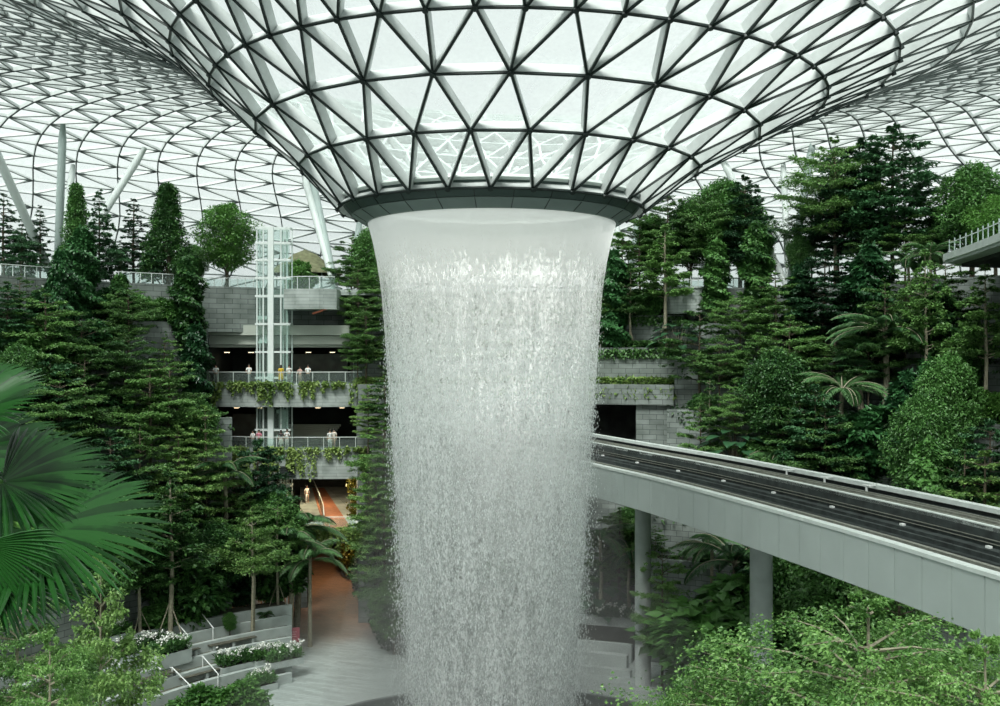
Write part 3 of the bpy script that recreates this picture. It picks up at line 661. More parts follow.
# interior
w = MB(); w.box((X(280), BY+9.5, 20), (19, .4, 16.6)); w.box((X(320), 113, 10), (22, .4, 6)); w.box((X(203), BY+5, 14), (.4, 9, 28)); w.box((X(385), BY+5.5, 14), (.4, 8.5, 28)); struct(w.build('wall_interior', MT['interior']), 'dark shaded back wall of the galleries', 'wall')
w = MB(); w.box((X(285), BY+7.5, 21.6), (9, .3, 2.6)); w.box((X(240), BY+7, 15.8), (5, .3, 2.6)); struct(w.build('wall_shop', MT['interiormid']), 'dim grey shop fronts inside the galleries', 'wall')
for zz_, xs in ((23.1, (215, 240, 262, 300, 325)), (17.9, (225, 250, 310, 335))):
    for x_ in xs:
        d = MB(); d.box((0, 0, 0), (.5, .5, .08)); l = MB(); l.box((0, 0, -.05), (.4, .4, .03))
        e = empty('downlight', (X(x_), BY+4, zz_), 0, 'small square downlight in the dark gallery ceiling', 'light', 'gallery downlights'); d.build('housing', MT['white'], e)
        mm = bpy.data.materials.get('warm_lamp')
        if not mm:
            mm, t_, o_ = nt('warm_lamp'); em = N(t_, 'ShaderNodeEmission'); em.inputs[0].default_value = (1, .75, .45, 1); em.inputs[1].default_value = 5; t_.links.new(em.outputs[0], o_.inputs[0])
        l.build('lamp', mm, e)
for (z_, px0, n_, lab) in ((14.4, 285, 9, 'grey staircase climbing inside the lower gallery'),):
    st = MB()
    for k in range(n_): st.box((X(px0)+k*.1, BY+5+k*.32, z_+.1+k*.18), (6, .34, .2))
    tag(st.build('staircase', MT['beige']), lab, 'stairs')
# railings (glass balustrade following the slab edge)
def balustrade(pts, z, lab, h=1.1, posts=True):
    r = empty('balustrade', (pts[0][0], pts[0][1], z), 0, lab, 'railing'); off = Vector((-pts[0][0], -pts[0][1], -z))
    g = MB(); hr = MB(); q = [Vector((a, b+.15, z)) for a, b in pts]
    for a, b in zip(q, q[1:]):
        g.bar(a+off+Vector((0, 0, h*.47)), b+off+Vector((0, 0, h*.47)), .03, h*.86); hr.bar(a+off+Vector((0, 0, h)), b+off+Vector((0, 0, h)), .07, .07)
        if posts:
            p_ = MB(); p_.box(a+off+Vector((0, 0, h/2)), (.05, .08, h)); p_.build('post', MT['coping'], r)
    g.build('glass_panel', MT['clear'], r); hr.build('handrail', MT['coping'], r)
balustrade(p1[:11], 20.2, 'glass balustrade along the upper balcony slab, with vines below')
balustrade(p2[:11], 14.4, 'glass balustrade along the lower balcony slab')
balustrade([(X(288), BY-.9), (X(300), BY-1.3), (X(312), BY-1.4), (X(322), BY-1.4), (X(336), BY-.8)], 28.7, 'glass balustrade on the top deck, right of the lift')
balustrade([(X(200+8*i), BY+1.8) for i in range(8)], 28.8, 'glass balustrade on the top deck, left of the lift')
q = [ringpos(118+11*i, 47.3) for i in range(8)]; balustrade(q, 28.8, 'glass balustrade above the left terraces between the conifers')
q = [ringpos(0+12*i, 47.3) for i in range(5)]; balustrade(q, 28.8, 'glass balustrade on the top deck at the left edge')
q = [ringpos(664+14*i, 47.3) for i in range(8)]; balustrade(q, 28.8, 'glass balustrade among the trees right of the waterfall')
# vines
def vines(pts, z, drop, lab, n=3400, dens=1):
    q = [Vector((a, b, z)) for a, b in pts]; B = []; runs = [(random.random()*(len(q)-1), drop*random.random()**2.2+.25) for _ in range(70)]
    for k in range(n):
        s, dr_ = random.choice(runs); s += random.gauss(0, .06); s = min(max(s, 0), len(q)-1.01); i = int(s); p = q[i].lerp(q[i+1], s-i)
        f = random.random(); B.append((p.x+random.gauss(0, .05), p.y-.12-random.random()*.25, z+.25-f*dr_))
    B = np.array(B); D = rdir(len(B)); D[:, 2] -= .7
    tag(leafmesh('trailing_vine', B, D, .26, .2, MT['l_grasslt']), lab, 'vine', kind='stuff')
vines(p1[:11], 20.2, 2.2, 'green vines trailing over the upper balcony slab')
vines(p2[:11], 14.4, 2.8, 'green vines trailing over the lower balcony slab')
v = MB(); v.box((0, 0, 0), (1.35, .08, .95)); vv = empty('vent', (X(290.5), BY-1.22, Zp(470)), 0, 'dark rectangular vent in the lower balcony slab', 'vent'); v.build('opening', MT['interior'], vv)
v = MB()
for k in range(5): v.box((0, -.05, -.36+.18*k), (1.4, .04, .035))
for k in (-1, 0, 1): v.box((.66*k, -.06, 0), (.04, .04, .98))
v.build('louvre', MT['trackdark'], vv)
# banner like red lamp under the top deck
rl = MB(); rl.bar((-.75, 0, -.25), (.75, 0, .3), .16, .16); tag(rl.build('light_bar', plain('red_bar', (.75, .22, .12), .4)), 'small slanted orange light bar below the top deck', 'light'); bpy.data.objects['light_bar'].location = P(321, 311, 89)
# lift
LY = 90.0; lx = X(273, LY)
lf = empty('lift_tower', (lx, LY+.55, 0), 0, 'tall white framed glass lift tower in front of the balconies', 'lift')
ztop = Zp(227, LY); f = MB(); f.box((X(271, LY)-lx, -.6, ztop/2), (.5, .3, ztop)); f.build('mast', MT['lift'], lf)
for px, yy in ((257, -.55), (257, .55), (263.5, -.6), (281, -.55), (281, .55), (286.5, -.2), (289.5, .55)):
    f = MB(); zt = ztop if px < 300 else 0; f.box((X(px, LY)-lx, yy, zt/2), (.10, .10, zt)); f.build('post', MT['lift'], lf)
zs = [Zp(y, LY) for y in (228, 243, 260, 278, 296, 324, 352, 378, 404, 430, 458, 486)]
for z_ in zs:
    f = MB(); a, b = X(255.5, LY)-lx, X(290, LY)-lx
    f.box(((a+b)/2, -.58, z_), (b-a, .1, .17)); f.box(((a+b)/2, .58, z_), (b-a, .1, .17)); f.box((a, 0, z_), (.1, 1.16, .17)); f.box((b, 0, z_), (.1, 1.16, .17)); f.build('ring_beam', MT['lift'], lf)
g = MB()
for i in range(len(zs)-1):
    z0_, z1_ = zs[i+1]+.16, zs[i]-.16
    for (a, b) in ((255.8, 268), (274, 289.8)):
        a, b = X(a, LY)-lx, X(b, LY)-lx; g.box(((a+b)/2, -.56, (z0_+z1_)/2), (b-a, .03, z1_-z0_))
g.build('glazing', MT['clear'], lf)
for px, py in ((262, 330), (281, 424)):
    c = MB(); a = X(px, LY)-lx; z_ = Zp(py, LY); c.box((a, 0, z_-1.1), (.85, 1.0, .15)); c.box((a, 0, z_+1.1), (.85, 1.0, .3)); c.box((a, .5, z_), (.85, .06, 2.2)); c.tube([(a, 0, z_+1.2), (a, 0, ztop-.2)], .02, 5); c.build('lift_car', MT['lift'], lf)
for px in (260, 265, 278, 284):
    c = MB(); a = X(px, LY)-lx; c.tube([(a, .4, 0), (a, .4, ztop)], .045, 6); c.build('guide_rail', MT['coping'], lf)

# bridge level (z 8.1) with orange walkway
w = MB(); w.prism([(X(302, 85), 84.6), (X(356, 85), 84.6), (X(361, 85), 86), (X(347, 109)+2, 112), (X(300, 112), 112), (X(300, 90), 90)], 6.9, 8.0); struct(w.build('bridge_deck', MT['slabstone']), 'planted footbridge slab over the ground level path', 'bridge')
w = MB(); w.prism([(X(326, 86), 85.2), (X(353, 86), 85.2), (X(324, 111), 111), (X(312, 111), 111)], 8.0, 8.06); struct(w.build('walkway', MT['orange']), 'orange paved upper walkway running back under the balconies', 'path')
balustrade([(X(326, 86)-.05, 85.2), (X(323, 91), 91), (X(319, 98), 98), (X(313, 109), 109)], 8.06, 'glass balustrade along the left of the orange walkway')
balustrade([(X(304, 85), 84.6), (X(330, 85), 84.6), (X(356, 85), 84.6)], 8.0, 'glass balustrade across the front of the footbridge')
vines([(X(300, 84.4)+i*.9, 84.45) for i in range(7)], 8.0, 2.4, 'hedge of leafy vines hanging from the footbridge', 4000)
n = 4200; B = np.stack([rng.uniform(X(360, 86), X(405, 86), n), rng.uniform(84, 86.5, n), rng.uniform(7, 8.6, n)], 1); tag(leafmesh('hedge', B, rdir(n), .3, .2, MT['l_grass']), 'dark clipped hedge continuing right of the footbridge', 'hedge', kind='stuff')
w = MB(); w.box((X(384, 86), 86, 4), (4.2, 1.5, 8)); w.box((X(300, 90), 91, 4), (1.2, 1.5, 8)); struct(w.build('wall_bridge', MT['stone']), 'stone abutments carrying the footbridge', 'wall')
# hedge along the path and yellow climber
def hedge(pts, zb, h, th, n, mat, name, lab):
    q = [Vector((a, b, zb)) for a, b in pts]; B = []
    for k in range(n):
        s = random.random()*(len(q)-1.001); i = int(s); p = q[i].lerp(q[i+1], s-i); B.append((p.x+random.uniform(-th, th)/2, p.y+random.uniform(-th, th)/2, zb+random.random()*h))
    tag(leafmesh(name, np.array(B), rdir(len(B)), .3, .2, MT[mat]), lab, 'hedge', kind='stuff')
def gp(px, py): Y = EYE*1000/(py-353); return ((px-500)/1000*Y, Y)
hedge([gp(353, 572), gp(362, 592), gp(372, 615), gp(383, 634), gp(391, 650)], 0, 2.6, 1.3, 9000, 'l_grass', 'hedge', 'tall green hedge along the right side of the path')
hedge([gp(343, 572), gp(352, 580)], .5, 5.5, 1.0, 2600, 'yellowveg', 'climber', 'yellow green climber on the wall under the footbridge')
for x_, y_, e_ in ((X(314, 98), 98, 420), (X(335, 92), 92, 260), (X(345, 100), 100, 420)):  # low last one is an unseen fill added to brighten the ground path
    l_ = bpy.data.lights.new('walkway_lamp_and_fill', 'POINT'); l_.energy = e_; l_.color = (1, .78, .5); l_.shadow_soft_size = .25; o_ = bpy.data.objects.new('walkway_lamp_and_fill', l_); C.objects.link(o_); o_.location = (x_, y_, 11.3 if y_ < 99 else 5.8)
hedge([(X(352, 92), 92), (X(380, 92), 91)], 8, 4, 1.0, 2600, 'yellowveg', 'climber', 'yellowish climbers hanging behind the orange walkway')

# ------------------------------------------------------------------ dome support columns
def strut(base_, tips, lab, rad=.32):
    e = empty('support_column', base_, 0, lab, 'column'); b = Vector(base_)
    for (px, py, Y, r, mt) in tips:
        best = None
        for q in range(-60, 161):
            Yq = Y+q*.25; p_ = P(px, py, Yq); rr_ = math.hypot(p_.x-2, p_.y-CY); zd = np.interp(rr_, [a[0] for a in prof], [a[1] for a in prof])
            if rr_ < 68 and (best is None or abs(zd-p_.z)+abs(q)*.004 < best[0]): best = (abs(zd-p_.z)+abs(q)*.004, Yq)
        Y = best[1]
        t_ = P(px, py, Y)-b; m_ = MB(); m_.tube([(0, 0, 0), t_*.12, t_*.9, t_], [r*.75, r, r, r*.6], 20); m_.build('strut', MT[mt], e, True)
    m_ = MB(); m_.lathe([(0, -.5), (.7, -.5), (.6, .3), (0, .5)], (0, 0, 0), 20); m_.build('base', MT['column'], e)
b0 = P(57, 287, 88); b0.z = 28.8
strut(b0, [(63, 124, 86, .34, 'column'), (-30, 95, 84, .36, 'columnlt'), (145, 148, 92, .34, 'columnlt'), (73, 165, 98, .3, 'columnlt')], 'splayed steel column branching up to the dome on the left terraces')
b1 = P(336, 293, 94); b1.z = 28.8
strut(b1, [(303, 172, 84, .34, 'columnlt'), (311, 172, 88, .36, 'column')], 'paired steel struts rising to the dome left of the waterfall ring')
b2 = P(349, 285, 102); b2.z = 28.8
strut(b2, [(372, 205, 98, .32, 'columnlt'), (362, 205, 104, .32, 'column')], 'pale steel struts just behind the left edge of the ring')
b3 = P(789, 290, 92); b3.z = 28.8
strut(b3, [(720, 155, 88, .36, 'columnlt'), (813, 140, 90, .36, 'column'), (783, 160, 98, .3, 'columnlt'), (848, 150, 96, .34, 'column')], 'splayed steel column branching up behind the right hand trees')
b4 = P(628, 290, 96); b4.z = 28.8
strut(b4, [(612, 200, 100, .3, 'columnlt'), (640, 200, 100, .3, 'column')], 'steel struts just right of the waterfall ring')

# right canopy deck
R_ = [(33.4, 75), (32.2, 68), (31, 62), (28.6, 52), (26.5, 44), (60, 44), (64, 62), (50, 80)]
cd = empty('canopy_deck', (33, 65, 30), 0, 'curved pale deck edge with posts jutting in at the right edge', 'deck')
m = MB(); m.prism([(x-33, y-65) for x, y in R_], -.3, .1); m.build('slab', MT['concrete'], cd)
m = MB()
for a, b in zip(R_[:4], R_[1:5]): m.bar((a[0]-33, a[1]-65, .15), (b[0]-33, b[1]-65, .15), .35, .5)
m.build('edge_beam', MT['coping'], cd)
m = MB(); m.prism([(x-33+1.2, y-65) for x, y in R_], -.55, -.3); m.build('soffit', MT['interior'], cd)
for i in range(16):
    f = i/15*3; k = min(int(f), 2); a, b = Vector((*R_[k], 0)), Vector((*R_[k+1], 0)); p = a.lerp(b, f-k)-Vector((33, 65, 0)); m = MB(); m.box((p.x+.3, p.y, .85), (.06, .06, 1.3)); m.build('post', MT['column'], cd)
m = MB()
for a, b in zip(R_[:4], R_[1:5]): m.bar((a[0]-33+.3, a[1]-65, 1.25), (b[0]-33+.3, b[1]-65, 1.25), .05, .05)
m.build('rail', MT['coping'], cd)
struct(MB().arc(50, 51, 22, 29.6, 62, 100).build('wall_right', MT['stone']), 'dark stone wall in the recess beneath the right hand deck', 'wall')
# stone drum balcony on the right
dm = empty('drum_balcony', (X(690, 91), 91+1.5, 26.6), 0, 'rounded stone balcony poking out between trees right of the waterfall', 'balcony')
m = MB(); m.tube([(0, 0, 0), (0, 0, 2.3)], 1.9, 32); m.build('drum', MT['slabstone'], dm)
m = MB(); m.tube([(0, 0, 2.3), (0, 0, 2.45)], 2.0, 32); m.build('coping', MT['concrete'], dm)
m = MB()
for k in range(16): m.box((1.85*math.cos(k*PI/8), 1.85*math.sin(k*PI/8), 2.95), (.05, .05, 1.0))
m.build('railing', MT['coping'], dm)
# olive net canopy behind the lift
cn = MB(); cn.lathe([(0, 3.2), (.9, 2.6), (2.0, 1.3), (2.8, .5), (3.1, 0), (2.95, 0)], (0, 0, 0), 18); o = cn.build('net_canopy', MT['canopycloth']); o.location = (X(305, 102), 102, 31.0); o.scale = (1.25, 1.1, .8); tag(o, 'olive peaked net canopy on the top deck beside the lift', 'canopy')
for k in range(4):
    p_ = MB(); p_.tube([(2.6*math.cos(k*1.57+.7), 2.6*math.sin(k*1.57+.7), -2.3), (2.6*math.cos(k*1.57+.7), 2.6*math.sin(k*1.57+.7), .4)], .06, 6); p_.build('pole', MT['column'], o)

# ------------------------------------------------------------------ left seating steps: planters, handrails, sign
def gz(px, py, z): Y = (EYE-z)*1000/(py-353); return Vector(((px-500)/1000*Y, Y, z))
def onground(px, py):
    best = None
    for z_ in [0]+[t_[1] for t_ in LEFT[:8]]:
        p = gz(px, py, z_)
        if abs(ground(p.x, p.y)-z_) < .01: return p
        if best is None or abs(ground(p.x, p.y)-z_) < abs(ground(best.x, best.y)-best.z): best = p
    best.z = ground(best.x, best.y); return best
def handrail(px, py, lab, s=1.0):
    p = onground(px, py); e = empty('handrail', p, math.atan2(p.x, p.y-CY)*-1, lab, 'handrail')
    m = MB(); m.tube([(0, 0, 0), (0, 0, .95)], .035, 6); m.build('post', MT['white'], e)
    m = MB(); m.tube([(0, 1.9, .8), (0, 1.9, 1.75)], .035, 6); m.build('post', MT['white'], e)
    m = MB(); m.tube([(0, -.1, .9), (0, 0, .95), (0, 1.9, 1.75), (0, 2.1, 1.7)], .04, 6); m.build('rail', MT['white'], e)
for px, py, lab in ((132, 690, 'white sloping handrail on the seating steps, lowest and leftmost'), (160, 683, 'white sloping handrail between the lower left steps'), (190, 700, 'white sloping handrail near the bottom of the frame'), (218, 688, 'white sloping handrail just left of the flowering planter row'),
                    (187, 655, 'white sloping handrail above the orchid planter'), (213, 648, 'white sloping handrail behind the orchid planter'), (262, 622, 'white sloping handrail among the trees near the pink sign')): handrail(px, py, lab)
def flowers(px, py, w, h, lab, n=9, tall=1.0, planter=True, z=None):
    p = onground(px, py) if z is None else gz(px, py, z)
    e = empty('flower_planter', p, -math.atan2(p.x, p.y-CY), lab, 'planter')
    if planter:
        m = MB(); m.box((0, 0, h/2), (w, 1.2, h)); m.build('planter_box', MT['concrete'], e); m = MB(); m.box((0, 0, h), (w-.2, 1.0, .06)); m.build('soil', MT['soil'], e)
    k = int(300*w); B = np.stack([rng.uniform(-w/2, w/2, k), rng.uniform(-.6, .6, k), rng.uniform(h, h+.6*tall, k)], 1); D = rdir(k); D[:, 2] = abs(D[:, 2])+.3; leafmesh('foliage', B, D, .4, .1, MT['l_broad'], parent=e)
    F_ = []; m = MB()
    for q in range(n):
        x, y = random.uniform(-w/2, w/2), random.uniform(-.5, .5); t_ = random.uniform(.7, 1.15)*tall+h; m.tube([(x, y, h), (x+.05, y, t_), (x+.25, y-.1, t_+.05)], .012, 4, cap=False)
        for f_ in range(9): F_.append((x+.05+.3*f_/9+random.gauss(0, .06), y-.1*f_/9+random.gauss(0, .06), t_-.15+random.gauss(0, .13)))
    m.build('stem', MT['l_broad'], e); F_ = np.array(F_); F_ = np.repeat(F_, 4, 0)+rng.normal(0, .02, (len(F_)*4, 3)); leafmesh('blossom', F_, rdir(len(F_)), .15, .13, MT['petal'], parent=e)
for a in ((170, 672, 2.6, .9, 'pale planter of white orchids in the middle of the seating steps', 8), (140, 650, 4.0, .5, 'long bed of white orchids on the left of the seating steps', 14), (235, 663, 2.6, .5, 'bed of white orchids at the foot of the twin trunked tree', 12),
          (268, 657, 2.4, .5, 'bed of white orchids beside the pink sign', 10), (283, 672, 2.6, .45, 'dark planter of white flowers at the plaza edge below the pink sign', 12), (262, 690, 1.8, .45, 'small planter of white flowers lowest on the plaza edge', 7), (112, 640, 2.2, .4, 'bed of white orchids farthest left on the steps', 8),
          (180, 618, 2.4, .3, 'white orchids in the dark bed under the left trees', 10)): flowers(*a)
p = gz(293, 654, 0); sg = empty('sign', p, .15, 'pink upright notice sign beside the planters at the plaza edge', 'sign')
m = MB(); m.box((0, 0, 1.15), (1.0, .1, 1.7)); m.build('panel', MT['pink'], sg); m = MB(); m.box((0, 0, .15), (.9, .3, .3)); m.build('foot', MT['concrete'], sg)
m = MB()
for k, ww in enumerate((.6, .45, .55, .3)): m.box((0, -.06, 1.7-k*.18), (ww, .02, .05))
m.box((0, -.06, .95), (.5, .02, .3)); m.build('print', plain('pale_pink_print', (.85, .5, .5), .5), sg)
def bench(px, py, w, lab, z=None):
    p = onground(px, py) if z is None else gz(px, py, z); e = empty('bench', p, -math.atan2(p.x, p.y-CY), lab, 'bench')
    m = MB()
    for k in range(4): m.box((0, -.27+.18*k, .45), (w, .15, .06))
    m.build('seat', MT['wood'], e)
    for s_ in (-1, 0, 1): m = MB(); m.box((s_*(w/2-.3), 0, .2), (.2, .6, .42)); m.build('leg', MT['concrete'], e)
for px, py, w_, lab in ((150, 693, 4.5, 'dark slatted bench on the lowest left step'), (205, 678, 4.0, 'dark slatted bench facing the plaza'), (175, 660, 3.6, 'dark slatted bench behind the orchid planter'), (232, 640, 3.6, 'dark slatted bench highest on the steps under the trees')): bench(px, py, w_, lab)
# right side beneath the track
for px, py, lab in ((640, 645, 'pale curved stone bench wall on the plaza, front one right of the water'), (620, 668, 'pale low kerb wall at the pool side right of the water')):
    Y_ = EYE*1000/(py-353); rr_ = Y_-CY
struct(MB().arc(22.6, 23.1, -.1, .5, 6, 24).build('kerb_wall', MT['concrete']), 'pale low stone wall on the plaza right of the water', 'wall')
struct(MB().arc(24.6, 25.2, -.1, .9, 4, 22).build('kerb_wall', MT['concrete']), 'second pale stone wall behind the first right of the water', 'wall')
flowers(615, 622, 3.0, .4, 'row of white orchids under the track, nearest the falling water', 12, z=1.5, planter=False)
flowers(650, 625, 3.0, .4, 'row of white orchids under the track, farther right', 12, z=1.5, planter=False)
for px, py, lab in ((662, 640, 'thin handrail right of the orchids under the track'), (690, 648, 'thin handrail farthest right under the track')):
    p = gz(px, py, 0); e = empty('handrail', p, -.5, lab, 'handrail'); m = MB(); m.tube([(0, 0, 0), (0, 0, 1), (0, 2, 2.2), (0, 2, 1.2)], .035, 6); m.build('rail', MT['white'], e)
p = P(589, 545, 84); p.z = 3.5; lb = empty('garden_lamp', p, 0, 'small white globe lamp on a post just right of the falling water', 'lamp'); m = MB(); m.tube([(0, 0, 0), (0, 0, 3.2)], .05, 8); m.build('post', MT['coping'], lb); m = MB(); m.lathe([(.02*0+.001, -.4)]+[(.4*math.sin(PI*k/10), -.4*math.cos(PI*k/10)) for k in range(1, 10)]+[(.001, .4)], (0, 0, 3.5), 16); m.build('globe', MT['white'], lb, True)

# ------------------------------------------------------------------ planting
ORD = ['first', 'second', 'third', 'fourth', 'fifth', 'sixth', 'seventh', 'eighth', 'ninth', 'tenth', 'eleventh', 'twelfth', 'thirteenth', 'fourteenth', 'fifteenth', 'sixteenth', 'seventeenth', 'eighteenth', 'nineteenth', 'twentieth']
PL = []
LOOK = dict(tier1='green layered tree', tier2='wide green layered tree', tier3='fresh green layered tree', slim='slender staked pale trunked tree', twin='pale twin trunked tree', con1='dark conical conifer', con2='narrow dark conifer', con3='dark tall layered tree',
            broad1='dense dark broadleaf tree', broad2='light green broadleaf tree', cone='dense conical dark green tree', cloud='cloud pruned tree with flat pads', shrub1='dark green shrub', shrub2='light green shrub', shrub3='bluish green large leaved shrub',
            col1='trunk wrapped in dark climbers', col2='slim trunk wrapped in green climbers', palm1='slim trunked feather palm', palm2='trunkless feather palm', fan1='small fan palm', phil1='glossy large leaved philodendron', phil2='bright banana like plant', fg='small leaved bright tree', fgl='small leaved bright tree')
CAT = dict(cloud='tree', shrub1='shrub', shrub2='shrub', shrub3='shrub', palm1='palm', palm2='palm', fan1='palm', phil1='plant', phil2='plant')
def put(key, px, r, top, zone, wide=1.0, base=None, Y=None, label=None):
    if Y is None:
        hd = {'phil1': 1.7, 'phil2': 2.6, 'palm2': 3.2, 'fan1': 4.5, 'palm1': 6.0, 'shrub1': 2.6, 'shrub2': 2.4, 'shrub3': 3.0, 'cloud': 4}.get(key)
        if key in ('tier1', 'tier2', 'tier3', 'con3', 'broad1', 'broad2', 'col1', 'col2'): hd = 8.5
        if hd and base is None and zone != L0:
            best = None; q = r-6
            while q < min(r+6, 58):
                if q > 27:
                    x, y = ringpos(px, q); hh = EYE+(353-top)/1000*y-ground(x, y)
                    c = abs(hh-hd)/hd+abs(q-r)*.06
                    if abs(ground(*ringpos(px, q-.7))-ground(x, y)) > .4 or abs(ground(*ringpos(px, q+.3))-ground(x, y)) > .4: c += .5
                    if best is None or c < best[0]: best = (c, x, y)
                q += .35
            x, y = best[1:]
        else: x, y = ringpos(px, r)
    else: x, y = (px-500)/1000*Y, Y
    b = ground(x, y) if base is None else base; zt = EYE+(353-top)/1000*y; h = max(.8, zt-b); pr = PROTO[key]
    root = pr['root'] if not pr['used'] else copy_thing(pr['root']); pr['used'] = True
    s = h/pr['h']; root.location = (x, y, b)
    root.scale = (s*wide, s*wide, s); root.rotation_euler.z = random.random()*6.28
    PL.append([root, key, px, zone, label])
L5, L4, L3, L2, L1, L0 = 'on the top left deck', 'on the highest left terrace', 'on the upper left terrace', 'on the middle left terrace', 'on the lower left terrace', 'by the left seating steps'
for k, px, r, top, w_ in [('con2', 4, 50, 193, 1.2), ('con2', 40, 53, 205, .9), ('cone', 76, 48.5, 180, .75), ('con1', 99, 51, 190, .95), ('con2', 134, 52, 198, 1.2), ('cone', 168, 49, 180, 1.0), ('con2', 153, 54, 225, 1), ('broad2', 227, 49.5, 203, 1.05),
                           ('cloud', 22, 48.5, 235, 1.0), ('cloud', 120, 48.3, 247, .9), ('cloud', 152, 48.5, 252, .9), ('con2', 120, 53, 240, 1), ('con1', 22, 54, 215, 1), ('broad1', 196, 53, 245, .9), ('shrub2', 300, 50, 262, .8)]:
    put(k, px, r, top, L5, w_, 28.8 if r > 46 else None)
for k, px, r, top, w_ in [('col1', 82, 46, 228, 1.0), ('col1', 62, 45.6, 250, .8), ('col2', 188, 46, 258, 1.1), ('tier1', 20, 45.8, 275, 1), ('shrub3', 105, 46.2, 290, 1), ('shrub3', 40, 46, 292, 1), ('shrub1', 140, 46, 296, 1), ('shrub2', 165, 46, 299, 1), ('col2', 120, 45.6, 275, 1)]:
    put(k, px, r, top, L4, w_)
for k, px, r, top, w_ in [('tier1', 45, 43.5, 290, 1), ('con3', 8, 43.6, 285, 1), ('tier2', 128, 43.5, 285, .9), ('col1', 196, 43.5, 325, .9), ('shrub3', 90, 43.5, 322, 1.2), ('tier2', 82, 43.8, 312, 1.0), ('tier1', 165, 43.5, 335, 1), ('shrub1', 30, 43.6, 325, 1.3), ('broad1', 62, 43.8, 330, .8)]:
    put(k, px, r, top, L3, w_)
for k, px, r, top, w_ in [('tier2', 125, 40.8, 330, .95), ('tier1', 170, 40.5, 355, 1), ('tier1', 85, 40.6, 350, 1.1), ('con3', 50, 40.6, 355, 1), ('tier1', 150, 38, 360, 1.15), ('broad1', 20, 40.6, 345, 1), ('shrub3', 110, 40.5, 390, 1.2), ('broad1', 195, 40.6, 398, .9), ('tier2', 60, 37.8, 372, 1.0)]:
    put(k, px, r, top, L2, w_)
for k, px, r, top, w_ in [('tier3', 205, 35.2, 405, .95), ('tier3', 178, 34.5, 425, 1.05), ('tier1', 140, 34.6, 420, 1), ('con3', 258, 36.5, 440, .8), ('con1', 268, 35.5, 447, .95), ('palm1', 225, 35, 455, 1.3), ('palm1', 296, 36.3, 505, 1.3), ('tier1', 228, 34.4, 470, 1), ('con3', 110, 34.8, 430, 1),
                           ('palm1', 205, 33.8, 500, 1.2), ('broad1', 160, 33.9, 500, 1), ('tier2', 250, 34, 500, .9), ('broad1', 100, 33.8, 490, 1.1), ('shrub1', 130, 34, 560, 1.2), ('shrub1', 190, 34, 560, 1.2), ('shrub3', 240, 34, 565, 1.2), ('shrub1', 275, 35.5, 560, 1.4), ('broad1', 215, 34.5, 520, 1.1), ('broad1', 275, 37, 490, .9)]:
    put(k, px, r, top, L1, w_)
for k, px, r, top, w_, lb in [('slim', 170, 30.5, 470, 1.1, 'slender tree rising from the orchid planter'), ('twin', 252, 29.5, 508, .95, 'pale twin trunked tree in front of the pink sign'), ('palm1', 310, 32, 540, 1.1, 'feather palm on a slim pale trunk beside the path'), ('palm1', 289, 33, 520, 1.2, 'taller feather palm left of the path'),
                              ('slim', 278, 32.5, 500, 1.1, 'slender tree between the palms and the twin trunked tree'), ('broad2', 230, 29.8, 612, 1.0, 'small round topped tree with bright leaves on the steps'), ('palm2', 265, 31, 600, .9, 'low feather palm behind the pink sign'),
                              ('slim', 140, 31.5, 520, 1.2, 'slender tree left of the orchid planter'), ('shrub1', 205, 32, 600, 1.3, 'dark shrub at the top of the seating steps'), ('shrub1', 160, 32, 605, 1.5, 'broad dark shrub behind the long orchid bed')]:
    put(k, px, r, top, L0, w_, label=lb)
put('twin', 101, 0, 560, L0, .5, 0, Y=44, label='slim tree with a yellowish trunk at the lower left')
put('fgl', 18, 0, 572, L0, .62, 0, Y=33, label='bright small leaved tree at the bottom left corner')
put('fgl', 50, 0, 632, L0, .5, 0, Y=30, label='low bright leafy crown at the bottom left below the fan palm')
put('shrub2', 240, 0, 684, L0, 1.1, 0, Y=61, label='light green shrub at the bottom edge beside the plaza')
put('shrub2', 205, 0, 690, L0, 1.2, 0, Y=60, label='light green shrub at the bottom edge, left of the other one')
M0 = 'between balconies and waterfall'
for k, px, r, top, w_ in [('tier1', 358, 44, 262, .75), ('tier1', 385, 42, 262, .8), ('broad1', 372, 48, 228, .9), ('tier1', 366, 41.5, 300, .9), ('tier3', 392, 41.5, 320, .9), ('tier1', 358, 41.5, 325, .8), ('tier1', 385, 38, 370, 1), ('tier3', 368, 38, 385, .9), ('tier1', 384, 35, 420, 1.0),
                          ('tier3', 376, 34.5, 455, .9), ('tier1', 395, 31.5, 470, 1.0), ('tier3', 384, 31.5, 505, 1.0), ('tier1', 398, 28.5, 545, 1.0), ('broad2', 394, 28.6, 575, .9), ('tier1', 352, 50, 235, .9), ('shrub1', 386, 34.3, 500, 1.2), ('shrub3', 380, 38, 440, 1.2), ('phil1', 392, 31.5, 560, 1.2)]:
    put(k, px, r, top, M0, w_)
RB = 'on the beds just right of the waterfall'
for k, px, r, top, w_ in [('col1', 612, 44, 250, 1.0), ('slim', 631, 44, 265, 1.2), ('slim', 665, 43.8, 225, 1.1), ('slim', 603, 43.6, 285, 1.1), ('tier1', 640, 48, 205, 1), ('broad1', 655, 50, 215, .9), ('tier1', 622, 47.5, 235, .9), ('cone', 610, 49, 255, .8), ('shrub1', 650, 46, 290, 1), ('shrub1', 620, 46, 292, 1), ('phil1', 678, 43.5, 320, 1.1)]:
    put(k, px, r, top, RB, w_)
RU, RT, RM, RL = 'beneath the train track', 'on the top right deck', 'on the upper right terraces', 'on the lower right terraces'
